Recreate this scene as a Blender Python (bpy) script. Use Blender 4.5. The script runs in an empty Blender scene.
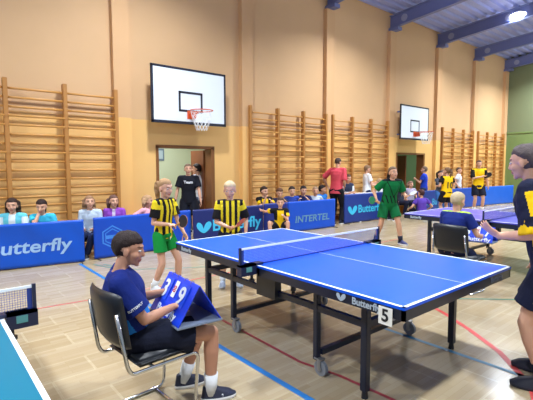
import bpy, bmesh, math, random
from mathutils import Vector, Matrix, noise
from mathutils.bvhtree import BVHTree
V = Vector
random.seed(5)
SC = bpy.context.scene
COL = SC.collection
R = math.radians

# ------------------------------------------------------------------ helpers
def lin(c):
    return tuple((x / 12.92 if x <= .04045 else ((x + .055) / 1.055) ** 2.4) for x in [v / 255 for v in c]) + (1,)

MATS = {}
def mat(name, rgb, rough=.6, metal=0, spec=.5, emit=0, bump=0, bscale=200, var=0, vscale=3, coat=0):
    if name in MATS: return MATS[name]
    m = bpy.data.materials.new(name); m.use_nodes = True
    nt = m.node_tree; b = nt.nodes['Principled BSDF']
    c = lin(rgb)
    b.inputs['Base Color'].default_value = c
    b.inputs['Roughness'].default_value = rough
    b.inputs['Metallic'].default_value = metal
    b.inputs['Specular IOR Level'].default_value = spec
    b.inputs['Coat Weight'].default_value = coat
    if emit:
        b.inputs['Emission Color'].default_value = c
        b.inputs['Emission Strength'].default_value = emit
    tc = nt.nodes.new('ShaderNodeTexCoord')
    if var:
        n = nt.nodes.new('ShaderNodeTexNoise'); n.inputs['Scale'].default_value = vscale; n.inputs['Detail'].default_value = 4
        nt.links.new(tc.outputs['Object'], n.inputs['Vector'])
        mx = nt.nodes.new('ShaderNodeMix'); mx.data_type = 'RGBA'
        mx.inputs[6].default_value = tuple(x * (1 - var) for x in c[:3]) + (1,)
        mx.inputs[7].default_value = tuple(min(1, x * (1 + var)) for x in c[:3]) + (1,)
        nt.links.new(n.outputs['Fac'], mx.inputs[0]); nt.links.new(mx.outputs[2], b.inputs['Base Color'])
    if bump:
        n = nt.nodes.new('ShaderNodeTexNoise'); n.inputs['Scale'].default_value = bscale
        nt.links.new(tc.outputs['Object'], n.inputs['Vector'])
        bp = nt.nodes.new('ShaderNodeBump'); bp.inputs['Strength'].default_value = bump; bp.inputs['Distance'].default_value = .01
        nt.links.new(n.outputs['Fac'], bp.inputs['Height']); nt.links.new(bp.outputs[0], b.inputs['Normal'])
    MATS[name] = m
    return m
def fab(rgb): return mat('fabric_%d_%d_%d' % rgb, rgb, .85, spec=.2, bump=.25, bscale=60, var=.08, vscale=8)

def obj(name, bm, m, parent=None, smooth=False, kind=None):
    me = bpy.data.meshes.new(name); bm.to_mesh(me); bm.free()
    for k in (m if isinstance(m, (list, tuple)) else [m]): me.materials.append(k)
    if smooth:
        for p in me.polygons: p.use_smooth = True
    o = bpy.data.objects.new(name, me); COL.objects.link(o)
    if parent: o.parent = parent
    if kind: o['kind'] = kind
    return o
def tag(o, label, cat, group=None, kind=None):
    o['label'] = label; o['category'] = cat
    if group: o['group'] = group
    if kind: o['kind'] = kind
    return o
def empty(name, loc, rz, label, cat, group=None):
    o = bpy.data.objects.new(name, None); COL.objects.link(o)
    o.location = loc; o.rotation_euler = (0, 0, rz); o.empty_display_size = .1
    return tag(o, label, cat, group)
def copy_tree(o, parent=None):
    c = o.copy(); COL.objects.link(c); c.parent = parent
    for ch in list(o.children): copy_tree(ch, c)
    return c

def box(bm, x0, x1, y0, y1, z0, z1, M=None, mi=0):
    vs = [bm.verts.new((x, y, z)) for z in (z0, z1) for y in (y0, y1) for x in (x0, x1)]
    fs = []
    for q in ((0, 2, 3, 1), (4, 5, 7, 6), (0, 1, 5, 4), (2, 6, 7, 3), (0, 4, 6, 2), (1, 3, 7, 5)):
        f = bm.faces.new([vs[i] for i in q]); f.material_index = mi; fs.append(f)
    if M:
        for v in vs: v.co = M @ v.co
    return vs
def bxm(*a): 
    bm = bmesh.new(); box(bm, *a); return bm
def bevelled(x0, x1, y0, y1, z0, z1, w=.005, seg=2):
    bm = bxm(x0, x1, y0, y1, z0, z1)
    bmesh.ops.bevel(bm, geom=bm.edges[:], offset=w, segments=seg, affect='EDGES'); return bm
def basis(d, up=V((0, 0, 1))):
    d = d.normalized()
    if abs(d.dot(up)) > .98: up = V((1, 0, 0))
    x = up.cross(d).normalized(); y = d.cross(x)
    return x, y
def cone(bm, p0, p1, r0, r1, n=16, flat=1, caps=True, up=V((0, 0, 1))):
    p0, p1 = V(p0), V(p1); x, y = basis(p1 - p0, up)
    rs = []
    for p, r in ((p0, r0), (p1, r1)):
        rs.append([bm.verts.new(p + x * r * math.cos(a) + y * r * flat * math.sin(a)) for a in [2 * math.pi * i / n for i in range(n)]])
    for i in range(n): bm.faces.new((rs[0][i], rs[0][(i + 1) % n], rs[1][(i + 1) % n], rs[1][i]))
    if caps: bm.faces.new(rs[0][::-1]); bm.faces.new(rs[1])
def ell(bm, c, r, M=None, u=16, v=10):
    c = V(c)
    def P(a, b):
        p = V((r[0] * math.sin(b) * math.cos(a), r[1] * math.sin(b) * math.sin(a), r[2] * math.cos(b)))
        return bm.verts.new((M @ p if M else p) + c)
    top = P(0, 0); bot = P(0, math.pi)
    rows = [[P(2 * math.pi * i / u, math.pi * j / v) for i in range(u)] for j in range(1, v)]
    for i in range(u):
        k = (i + 1) % u
        bm.faces.new((top, rows[0][i], rows[0][k])); bm.faces.new((bot, rows[-1][k], rows[-1][i]))
        for a, b in zip(rows, rows[1:]): bm.faces.new((a[i], b[i], b[k], a[k]))
def caps(bm, p0, p1, r0, r1, n=14):
    cone(bm, p0, p1, r0, r1, n); ell(bm, p0, (r0,) * 3, u=n, v=8); ell(bm, p1, (r1,) * 3, u=n, v=8)
def tube(bm, pts, r, n=8):
    pts = [V(p) for p in pts]; rings = []
    x = None
    for i, p in enumerate(pts):
        d = (pts[min(i + 1, len(pts) - 1)] - pts[max(i - 1, 0)]).normalized()
        if x is None: x, y = basis(d)
        else:
            x = (x - d * x.dot(d)).normalized(); y = d.cross(x)
        rings.append([bm.verts.new(p + x * r * math.cos(a) + y * r * math.sin(a)) for a in [2 * math.pi * k / n for k in range(n)]])
    for a, b in zip(rings, rings[1:]):
        for k in range(n): bm.faces.new((a[k], a[(k + 1) % n], b[(k + 1) % n], b[k]))
    bm.faces.new(rings[0][::-1]); bm.faces.new(rings[-1])
def fillet(pts, rad=.05, n=5):
    pts = [V(p) for p in pts]; out = [pts[0]]
    for a, b, c in zip(pts, pts[1:], pts[2:]):
        d1 = (a - b); d2 = (c - b); r = min(rad, d1.length * .45, d2.length * .45)
        s = b + d1.normalized() * r; e = b + d2.normalized() * r
        for i in range(n + 1):
            t = i / n; out.append(s * (1 - t) ** 2 + b * 2 * t * (1 - t) + e * t * t)
    out.append(pts[-1]); return out
def loft(bm, rings, n=24, pw=2.0):
    """rings: (centre, halfx, halfy, Matrix3)"""
    rs = []
    for c, rx, ry, M in rings:
        ring = []
        for i in range(n):
            a = 2 * math.pi * i / n; ca, sa = math.cos(a), math.sin(a)
            e = 2 / pw
            p = V((rx * math.copysign(abs(ca) ** e, ca), ry * math.copysign(abs(sa) ** e, sa), 0))
            ring.append(bm.verts.new(V(c) + M @ p))
        rs.append(ring)
    for a, b in zip(rs, rs[1:]):
        for i in range(n): bm.faces.new((a[i], a[(i + 1) % n], b[(i + 1) % n], b[i]))
    bm.faces.new(rs[0][::-1]); bm.faces.new(rs[-1])

WS = bpy.data.scenes.new('workbench')
def evaluated(o):
    WS.collection.objects.link(o)
    vl = WS.view_layers[0]; vl.update(); dg = vl.depsgraph
    me = bpy.data.meshes.new_from_object(o.evaluated_get(dg))
    return me
def remeshed(bm, vox, smooth=2):
    bmesh.ops.recalc_face_normals(bm, faces=bm.faces[:])
    me = bpy.data.meshes.new('tmp'); bm.to_mesh(me); bm.free()
    o = bpy.data.objects.new('tmp', me)
    m = o.modifiers.new('r', 'REMESH'); m.mode = 'VOXEL'; m.voxel_size = vox
    if smooth:
        s = o.modifiers.new('s', 'SMOOTH'); s.factor = .6; s.iterations = smooth
    res = evaluated(o)
    bpy.data.objects.remove(o); bpy.data.meshes.remove(me)
    for p in res.polygons: p.use_smooth = True
    return res
def meshobj(name, me, mats, parent):
    me.name = name
    me.materials.clear()
    for k in mats: me.materials.append(k)
    o = bpy.data.objects.new(name, me); COL.objects.link(o); o.parent = parent
    return o

def text_mesh(s, size, bold=0, shear=0, ext=.0015, align='CENTER', xs=1.0):
    cu = bpy.data.curves.new('t', 'FONT'); cu.body = s; cu.size = size; cu.extrude = ext
    cu.offset = min(bold, size * .02); cu.shear = shear; cu.align_x = align; cu.align_y = 'CENTER'
    o = bpy.data.objects.new('t', cu)
    me = evaluated(o)
    bpy.data.objects.remove(o); bpy.data.curves.remove(cu)
    for v in me.vertices: v.co.x *= xs
    return me
def plane_M(o, x, y):
    x = V(x).normalized(); y = V(y).normalized(); z = x.cross(y)
    M = Matrix((x, y, z)).transposed().to_4x4(); M.translation = V(o); return M
def text_on(name, s, size, o, x, y, m, parent=None, **k):
    me = text_mesh(s, size, **k); me.transform(plane_M(o, x, y))
    return meshobj(name, me, [m], parent)
def wings_bm(s, M):
    """the butterfly mark: two rounded wings leaning together"""
    bm = bmesh.new()
    for sx, tilt, k in ((-1, 32, 1.0), (1, -38, 1.12)):
        ring = []
        for i in range(20):
            a = 2 * math.pi * i / 20
            px = .24 * math.cos(a) * (1 + .35 * math.sin(a)); py = .5 * math.sin(a)
            px *= k; py *= k
            t = R(tilt); X = px * math.cos(t) - py * math.sin(t); Y = px * math.sin(t) + py * math.cos(t)
            ring.append(V(((X + sx * .30) * s, Y * s, 0)))
        for z in (0, .002):
            pass
        a = [bm.verts.new(M @ (p + V((0, 0, .0015)))) for p in ring]
        b = [bm.verts.new(M @ (p - V((0, 0, .0015)))) for p in ring]
        bm.faces.new(a); bm.faces.new(b[::-1])
        for i in range(20): bm.faces.new((b[i], b[(i + 1) % 20], a[(i + 1) % 20], a[i]))
    return bm
def decal(name, me, m, parent, target, M, off=.002):
    """wrap a text mesh onto a (local space) mesh along -z of M"""
    bm = bmesh.new(); bm.from_mesh(me)
    bmesh.ops.triangulate(bm, faces=bm.faces[:])
    for _ in range(2): bmesh.ops.subdivide_edges(bm, edges=[e for e in bm.edges if e.calc_length() > .012], cuts=1)
    t = target.data; bv = BVHTree.FromPolygons([v.co for v in t.vertices], [p.vertices[:] for p in t.polygons])
    d = -(M.to_3x3() @ V((0, 0, 1)))
    for v in bm.verts:
        p = M @ V((v.co.x, v.co.y, 0)); h = bv.ray_cast(p - d * .3, d)
        z = .0015 if v.co.z > 0 else -.001
        v.co = (h[0] if h[0] else p) - d * (off + z)
    return obj(name, bm, m, parent)

# ------------------------------------------------------------------ materials
M_wood = mat('wall_bar_wood', (176, 122, 62), .45, var=.12, vscale=6)
M_rung = mat('rung_wood', (198, 142, 74), .4, var=.15, vscale=5)
M_black = mat('black_metal', (22, 25, 34), .4)
M_navyframe = mat('table_frame_paint', (20, 27, 46), .35)
M_chrome = mat('chrome', (205, 205, 205), .18, 1)
M_white = mat('white_paint', (236, 240, 244), .5)
M_rubber = mat('grey_rubber', (120, 124, 132), .6)
M_leather = mat('black_vinyl', (24, 28, 36), .35, bump=.1, bscale=300)
M_line = mat('line_white', (240, 245, 252), .45)
M_silver = mat('silver_print', (150, 184, 226), .5)
M_cyan = mat('cyan_print', (70, 190, 232), .5)
M_steelblue = mat('steel_blue_paint', (104, 114, 164), .5)
M_darkwood = mat('brown_door_wood', (112, 62, 32), .4, var=.2, vscale=5)

def two_tone_wall(name, low, high, z0):
    m = bpy.data.materials.new(name); m.use_nodes = True; nt = m.node_tree; b = nt.nodes['Principled BSDF']
    b.inputs['Roughness'].default_value = .42
    g = nt.nodes.new('ShaderNodeNewGeometry'); s = nt.nodes.new('ShaderNodeSeparateXYZ')
    nt.links.new(g.outputs['Position'], s.inputs[0])
    mr = nt.nodes.new('ShaderNodeMapRange'); mr.inputs[1].default_value = z0 - .008; mr.inputs[2].default_value = z0 + .008
    nt.links.new(s.outputs[2], mr.inputs[0])
    mx = nt.nodes.new('ShaderNodeMix'); mx.data_type = 'RGBA'; mx.inputs[6].default_value = lin(low); mx.inputs[7].default_value = lin(high)
    nt.links.new(mr.outputs[0], mx.inputs[0])
    n = nt.nodes.new('ShaderNodeTexNoise'); n.inputs['Scale'].default_value = .9; n.inputs['Detail'].default_value = 5
    nt.links.new(g.outputs['Position'], n.inputs['Vector'])
    mm = nt.nodes.new('ShaderNodeMapRange'); mm.inputs[3].default_value = .9; mm.inputs[4].default_value = 1.06
    nt.links.new(n.outputs['Fac'], mm.inputs[0])
    hs = nt.nodes.new('ShaderNodeHueSaturation'); nt.links.new(mx.outputs[2], hs.inputs['Color']); nt.links.new(mm.outputs[0], hs.inputs['Value'])
    nt.links.new(hs.outputs[0], b.inputs['Base Color'])
    r2 = nt.nodes.new('ShaderNodeMapRange'); r2.inputs[1].default_value = z0 - .01; r2.inputs[2].default_value = z0 + .01
    r2.inputs[3].default_value = .28; r2.inputs[4].default_value = .8
    nt.links.new(s.outputs[2], r2.inputs[0]); nt.links.new(r2.outputs[0], b.inputs['Roughness'])
    return m
M_wall = two_tone_wall('orange_wall_paint', (234, 188, 120), (210, 171, 128), 2.5)
M_pil = two_tone_wall('pilaster_paint', (236, 186, 116), (208, 166, 122), 2.5)
M_green = two_tone_wall('green_wall_paint', (108, 130, 82), (112, 122, 90), 3.05)
M_room = mat('pale_green_wall', (176, 190, 168), .7)

def floor_mat():
    m = bpy.data.materials.new('parquet_floor'); m.use_nodes = True; nt = m.node_tree; b = nt.nodes['Principled BSDF']
    g = nt.nodes.new('ShaderNodeNewGeometry')
    mp = nt.nodes.new('ShaderNodeMapping'); mp.inputs['Rotation'].default_value = (0, 0, R(90)); nt.links.new(g.outputs['Position'], mp.inputs['Vector'])
    def brick(w, h, c1, c2, mo, ms, off=.5):
        t = nt.nodes.new('ShaderNodeTexBrick'); t.inputs['Scale'].default_value = 1
        t.inputs['Brick Width'].default_value = w; t.inputs['Row Height'].default_value = h
        t.inputs['Color1'].default_value = lin(c1); t.inputs['Color2'].default_value = lin(c2); t.inputs['Mortar'].default_value = lin(mo)
        t.inputs['Mortar Size'].default_value = ms; t.offset = off
        nt.links.new(mp.outputs[0], t.inputs['Vector']); return t
    a = brick(.62, .3, (178, 163, 136), (168, 152, 123), (185, 172, 145), .010)
    c = brick(.31, .05, (255, 255, 255), (238, 230, 218), (230, 222, 208), .0015)
    mx = nt.nodes.new('ShaderNodeMix'); mx.data_type = 'RGBA'; mx.blend_type = 'MULTIPLY'; mx.inputs[0].default_value = .8
    nt.links.new(a.outputs['Color'], mx.inputs[6]); nt.links.new(c.outputs['Color'], mx.inputs[7])
    n = nt.nodes.new('ShaderNodeTexNoise'); n.inputs['Scale'].default_value = 1.7; n.inputs['Detail'].default_value = 6
    nt.links.new(g.outputs['Position'], n.inputs['Vector'])
    mm = nt.nodes.new('ShaderNodeMapRange'); mm.inputs[3].default_value = .9; mm.inputs[4].default_value = 1.1
    nt.links.new(n.outputs['Fac'], mm.inputs[0])
    hs = nt.nodes.new('ShaderNodeHueSaturation'); nt.links.new(mx.outputs[2], hs.inputs['Color']); nt.links.new(mm.outputs[0], hs.inputs['Value'])
    nt.links.new(hs.outputs[0], b.inputs['Base Color'])
    m2 = nt.nodes.new('ShaderNodeMapRange'); m2.inputs[3].default_value = .14; m2.inputs[4].default_value = .26
    nt.links.new(n.outputs['Fac'], m2.inputs[0]); nt.links.new(m2.outputs[0], b.inputs['Roughness'])
    return m
M_floor = floor_mat()

# ------------------------------------------------------------------ room shell
WX = -5.5
obj('floor', bxm(-9, 9, -7, 18.6, -.1, 0), M_floor, kind='structure')
D1 = (1.0, 2.36, 1.98); D2 = (9.66, 11.42, 1.98)
bm = bmesh.new()
for y0, y1, z0, z1 in ((-7, D1[0], 0, 6.75), (D1[0], D1[1], D1[2], 6.75), (D1[1], D2[0], 0, 6.75), (D2[0], D2[1], D2[2], 6.75), (D2[1], 18.4, 0, 6.75)):
    box(bm, WX - .25, WX, y0, y1, z0, z1)
obj('wall_left', bm, M_wall, kind='structure')
obj('wall_end', bxm(-5.75, 9, 18.4, 18.6, 0, 7.6), M_green, kind='structure')
obj('trim_9', bxm(-5.5, 9, 18.37, 18.4, 3.03, 3.08), mat('green_trim', (108, 134, 78), .5), kind='structure')
for i, y in enumerate((-5.9, -2.9, .1, 3.1, 6.0, 9.0, 12.0, 15.0)):
    obj('trim_%d' % (i + 1), bxm(WX, WX + .13, y, y + .32, 0, 5.85), M_pil, kind='structure')
obj('trim_10', bxm(WX, WX + .13, 18.1, 18.4, 0, 5.85), M_pil, kind='structure')
M_base = mat('baseboard_wood', (150, 96, 50), .5)
bm = bmesh.new()
for y0, y1 in ((-7, D1[0]), (D1[1], D2[0]), (D2[1], 18.4)): box(bm, WX, WX + .02, y0, y1, 0, .09)
obj('baseboard_left', bm, M_base, kind='structure')

# corridors behind the doors
for nm, y0, y1, mm in (('corridor', .2, 3.6, M_room), ('hallway', 9.2, 13.2, mat('hall_green', (120, 160, 118), .7))):
    i = 1 if nm == 'corridor' else 2
    obj('wall_back_%d' % i, bxm(-8.3, -8.2, y0, y1, 0, 2.9), mm, kind='structure')
    obj('wall_side_%d' % (i * 2 - 1), bxm(-8.2, WX - .25, y0 - .1, y0, 0, 2.9), mm, kind='structure')
    obj('wall_side_%d' % (i * 2), bxm(-8.2, WX - .25, y1, y1 + .1, 0, 2.9), mm, kind='structure')
    obj('ceiling_%d' % i, bxm(-8.2, WX - .25, y0, y1, 2.8, 2.9), M_white, kind='structure')
    la = bpy.data.lights.new('area_light', 'AREA'); la.energy = 62 if i == 1 else 24; la.size = .9  # unseen fill light added to brighten each corridor, no fitting modelled
    lo = bpy.data.objects.new('area_light', la); COL.objects.link(lo); lo.location = (-6.7, (y0 + y1) / 2, 2.72)
# door frames
M_frame = mat('door_frame_brown', (128, 82, 42), .45)
for i, D in enumerate((D1, D2)):
    bm = bmesh.new()
    box(bm, WX - .27, WX + .015, D[0] - .03, D[0] + .03, 0, D[2]); box(bm, WX - .27, WX + .015, D[1] - .06, D[1] + .03, 0, D[2])
    box(bm, WX - .27, WX + .015, D[0] - .03, D[1] + .03, D[2] - .03, D[2] + .03)
    obj('door_frame_%d' % (i + 1), bm, M_frame, kind='structure')
# open leaves
for i, (y, D) in enumerate(((2.36, D1), (10.75, D2))):
    d = empty('door_%d' % (i + 1), (WX - .27, y - .07, 0), R(178 if i == 0 else 165), ('brown wooden door open in the doorway under the near basketball board', 'brown wooden door ajar in the far doorway under the far basketball board')[i], 'door')
    d['kind'] = 'structure'
    W_ = .62 if i == 0 else .85
    obj('door_leaf', bevelled(0, W_, -.02, .02, .01, 1.93, .004), M_darkwood, d)
    bm = bmesh.new(); tube(bm, fillet([(W_ - .07, .02, 1.0), (W_ - .07, .06, 1.0), (W_ - .19, .06, 1.0)], .02), .009); obj('door_handle', bm, M_chrome, d, True)

# notice on corridor wall, round wall disc
t = empty('wall_notice', (-8.19, .0, 0), 0, 'small dark framed notice on pale wall inside the near doorway', 'notice')
obj('notice_frame', bxm(0, .02, 2.18, 2.47, 1.72, 2.05), mat('slate_frame', (92, 112, 132), .5), t)
obj('notice_sheet', bxm(.02, .024, 2.22, 2.43, 1.77, 2.0), mat('notice_paper', (150, 172, 184), .6), t)

# ceiling: ribbed deck on steel beams
SL = .085
def deckz(x): return 6.42 + SL * (x - WX)
bm = bmesh.new(); x = WX - .25; prof = []
while x < 9:
    prof += [(x, 0), (x + .12, 0), (x + .15, .07), (x + .27, .07)]; x += .30
prev = None
for px, dz in prof:
    a = [bm.verts.new((px, y, deckz(px) + dz)) for y in (-7, 18.6)]
    if prev: bm.faces.new((prev[0], a[0], a[1], prev[1]))
    prev = a
e = [bm.verts.new((prof[-1][0], y, 7.95)) for y in (-7, 18.6)]; s_ = [bm.verts.new((prof[0][0], y, 6.8)) for y in (-7, 18.6)]
bm.faces.new((prev[0], e[0], e[1], prev[1])); bm.faces.new((e[0], s_[0], s_[1], e[1]))
obj('ceiling', bm, mat('deck_paint', (148, 158, 214), .5), kind='structure')
beam_l = ['far in front of the near wall bars, over the green table', 'over the near wall bars beside the green table', 'over the wall between near wall bars and near doorway',
          'over the wall right of the near basketball board', 'on the pilaster between the two middle wall bar frames', 'on the pilaster left of the far basketball board',
          'on the pilaster right of the far basketball board', 'on the pilaster between the two far wall bar frames', 'at the corner with the green end wall']
for i, y in enumerate((-5.75, -2.75, .26, 3.26, 6.16, 9.16, 12.16, 15.16, 18.2)):
    b = empty('roof_beam', (WX, y, 5.95), 0, 'grey blue steel roof beam ' + beam_l[i], 'roof beam', 'steel roof beams')
    def P(x): return SL * x
    L = 14.3
    for nm, z0, z1, hw in (('flange', 0, .025, .07), ('flange', .375, .40, .07), ('web', .025, .375, .012)):
        bm = bmesh.new(); vs = box(bm, 0, L, -hw, hw, z0, z1)
        for v in vs: v.co.z += P(v.co.x)
        obj(nm, bm, M_steelblue, b)
    bm = bmesh.new(); box(bm, 0, .35, -.11, .11, -.1, 0)
    obj('bearing_plate', bm, M_steelblue, b)
    bm = bmesh.new()
    cone(bm, (.5, -.02, .24), (.5, .02, .24), .11, .11, 20)
    for k in range(1, 7): cone(bm, (.5 + k * 1.9, -.02, .22 + SL * k * 1.9), (.5 + k * 1.9, .02, .22 + SL * k * 1.9), .11, .11, 20)
    obj('round_web_plate', bm, mat('plate_pale', (150, 156, 184), .5), b)

# ceiling lamps (fitting + real light)
M_glow = mat('lamp_glow', (244, 248, 255), .5, emit=14)
lamp_pos = [(-2.83, y) for y in (-5.6, .3, 6.3, 12.25, 16.8)] + [(2.6, y) for y in (-5.6, .3, 6.3, 12.25, 16.8)]
for i, (x, y) in enumerate(lamp_pos):
    z = deckz(x) - .32
    t = empty('ceiling_light', (x, y, z), 0, 'round ceiling lamp under ribbed roof, ' + ('glowing at top right of the photo' if i == 3 else '%s row, %s of five' % ('orange wall' if i < 5 else 'middle', ['first', 'second', 'third', 'fourth', 'last'][i % 5])), 'ceiling lamp', 'round lamps under the roof')
    bm = bmesh.new(); cone(bm, (0, 0, .0), (0, 0, .14), .29, .12, 24); cone(bm, (0, 0, .14), (0, 0, .22), .07, .07, 12); obj('housing', bm, M_white, t)
    bm = bmesh.new(); ell(bm, (0, 0, 0), (.27, .27, .10), u=24); obj('glass', bm, M_glow, t, True)
    bm = bmesh.new(); cone(bm, (0, 0, .2), (0, 0, .34), .01, .01, 8); obj('hanger', bm, M_steelblue, t)
    la = bpy.data.lights.new('area_light', 'AREA'); la.shape = 'DISK'; la.size = .5; la.energy = 330; la.spread = R(138); la.color = (.90, .96, 1.0)
    lo = bpy.data.objects.new('area_light', la); COL.objects.link(lo); lo.location = (x, y, z - .12)
    lb = bpy.data.lights.new('lamp_bulb', 'POINT'); lb.energy = 28; lb.shadow_soft_size = .2; lb.color = (.82, .90, 1.0)
    lo = bpy.data.objects.new('lamp_bulb', lb); COL.objects.link(lo); lo.location = (x, y, z - .32)

# floor markings (thin paint, lying flat)
def floor_line(name, pts, w, m, label):
    bm = bmesh.new(); pts = [V((p[0], p[1], 0)) for p in pts]; L = []
    for i, p in enumerate(pts):
        d = (pts[min(i + 1, len(pts) - 1)] - pts[max(i - 1, 0)]).normalized(); n = V((-d.y, d.x, 0)) * w / 2
        L.append((bm.verts.new(p + n + V((0, 0, .002))), bm.verts.new(p - n + V((0, 0, .002)))))
    for a, b in zip(L, L[1:]): bm.faces.new((a[0], a[1], b[1], b[0]))
    o = obj(name, bm, m); o['kind'] = 'structure'; return o
M_bl = mat('blue_line', (40, 118, 190), .35); M_rl = mat('red_line', (196, 72, 70), .35); M_tl = mat('teal_line', (56, 118, 150), .35); M_gl = mat('green_line', (66, 128, 110), .35)
floor_line('trim_21', [(-4.4, -.9), (4, -.9)], .05, M_bl, '')
floor_line('trim_22', [(-.3, .54), (5, .54)], .045, M_tl, '')
cx, cy = -.35, -.97
floor_line('trim_23', [(-.42, 1.75), (.11, 1.6), (.52, 1.38), (.9, 1.13), (1.28, .84), (1.66, .42), (1.85, .0), (1.95, -.5)], .05, M_rl, '')
floor_line('trim_24', [(-2.6, -3.4), (-2.38, -1.3), (-2.38, 5)], .025, M_rl, '')
floor_line('trim_25', [(-1.9, -.5), (.33, -.57), (.68, -.5), (2.2, -.42)], .03, mat('dark_red_line', (150, 52, 60), .35), '')
floor_line('trim_26', [(-4.1, -.62), (-3.5, -.42), (-3.05, .26), (-2.7, .96), (-2.3, 3)], .03, M_gl, '')
floor_line('trim_27', [(-4.2, -.75), (-3.72, -.58)], .03, M_gl, '')
floor_line('trim_28', [(-.5, 1.3), (.04, 1.62), (.96, 2.6), (1.6, 4)], .03, M_gl, '')

# ------------------------------------------------------------------ wall bars
NR = 19
def wall_bars(ys, label):
    t = empty('wall_bars', (-5.36, ys[0], 0), 0, label, 'wall bars', 'wooden wall bars')
    proto = None
    for y in ys:
        obj('post', bevelled(-.055, .055, y - ys[0] - .035, y - ys[0] + .035, 0, 3.0, .006), M_wood, t)
    bm = bmesh.new()
    for y in (ys[0], ys[-1]):
        for z in (.5, 2.6): box(bm, -.14, -.05, y - ys[0] - .03, y - ys[0] + .03, z, z + .06)
    obj('wall_bracket', bm, M_wood, t)
    for a, b in zip(ys, ys[1:]):
        bm = bmesh.new(); cone(bm, (.02, .03, 0), (.02, b - a - .03, 0), .019, .019, 10, flat=.62, up=V((1, 0, 0)))
        first = obj('rung', bm, M_rung, t, True); first.location = (0, a - ys[0], .16)
        for k in range(1, NR):
            c = first.copy(); COL.objects.link(c); c.parent = t
            c.location = (.045 if k in (14, 15, 11) else 0, a - ys[0], .16 + k * .149)
wall_bars([-2.58, -1.68, -.78, .11], 'wooden wall bars behind the seated girls, nearest on the left')
wall_bars([3.31, 4.19, 5.09, 5.96], 'wooden wall bars behind the row of boys on the middle bench')
wall_bars([6.24, 7.12, 8.02, 8.9], 'wooden wall bars behind the officials desk')
wall_bars([12.41, 13.25, 14.1, 14.92], 'wooden wall bars just right of the far basketball board')
wall_bars([15.42, 16.3, 17.15, 18.0], 'wooden wall bars farthest away, next to the green end wall')

# ------------------------------------------------------------------ basketball boards
def hoop(y, label, proto=None):
    t = empty('basketball_hoop', (-5.15, y, 2.44), 0, label, 'basketball hoop', 'basketball hoops')
    obj('backboard', bevelled(-.03, 0, -.86, .86, 0, 1.11, .004), mat('board_white', (224, 232, 244), .35), t)
    M_bk = mat('board_border', (26, 30, 48), .5)
    bm = bmesh.new()
    for a in ((-.87, .87, -.01, .045), (-.87, .87, 1.075, 1.12), (-.87, -.825, 0, 1.11), (.825, .87, 0, 1.11)): box(bm, -.032, .004, *a)
    obj('border', bm, M_bk, t)
    bm = bmesh.new()
    for a in ((-.28, .28, .24, .285), (-.28, .28, .61, .655), (-.28, -.235, .24, .655), (.235, .28, .24, .655)): box(bm, 0, .004, *a)
    obj('target_square', bm, M_bk, t)
    bm = bmesh.new()
    for yy in (-.5, .5):
        for z in (.15, .9): box(bm, -.35, -.03, yy - .025, yy + .025, z, z + .05)
    obj('wall_mount', bm, M_steelblue, t)
    M_rim = mat('rim_orange', (214, 92, 48), .45)
    c = V((.42, 0, .235)); bm = bmesh.new()
    tube(bm, [c + V((.225 * math.cos(a), .225 * math.sin(a), 0)) for a in [2 * math.pi * i / 28 for i in range(29)]], .010)
    rim = obj('rim', bm, M_rim, t, True)
    bm = bmesh.new(); box(bm, 0, .012, -.09, .09, .1, .27); box(bm, .0, .2, -.07, -.055, .2, .24); box(bm, .0, .2, .055, .07, .2, .24)
    vs = box(bm, .01, .2, -.01, .01, .1, .235)
    obj('rim_bracket', bm, M_rim, t)
    bm = bmesh.new(); n = 12
    def pt(i, z): 
        f = z / .4; r = .222 * (1 - f) ** .8 * .55 + .222 * .45
        a = 2 * math.pi * i / n; return c + V((r * math.cos(a), r * math.sin(a), -z))
    for k in range(6):
        for i in range(n):
            o2 = .5 * (k % 2)
            for s in (-.5, .5): tube(bm, [pt(i + o2, k * .066), pt(i + o2 + s, (k + 1) * .066)], .004, 4)
    obj('net', bm, M_white, t)
hoop(1.61, 'white basketball board with black border above the near doorway')
hoop(10.17, 'white basketball board with black border above the far doorway, farther away')

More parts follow.
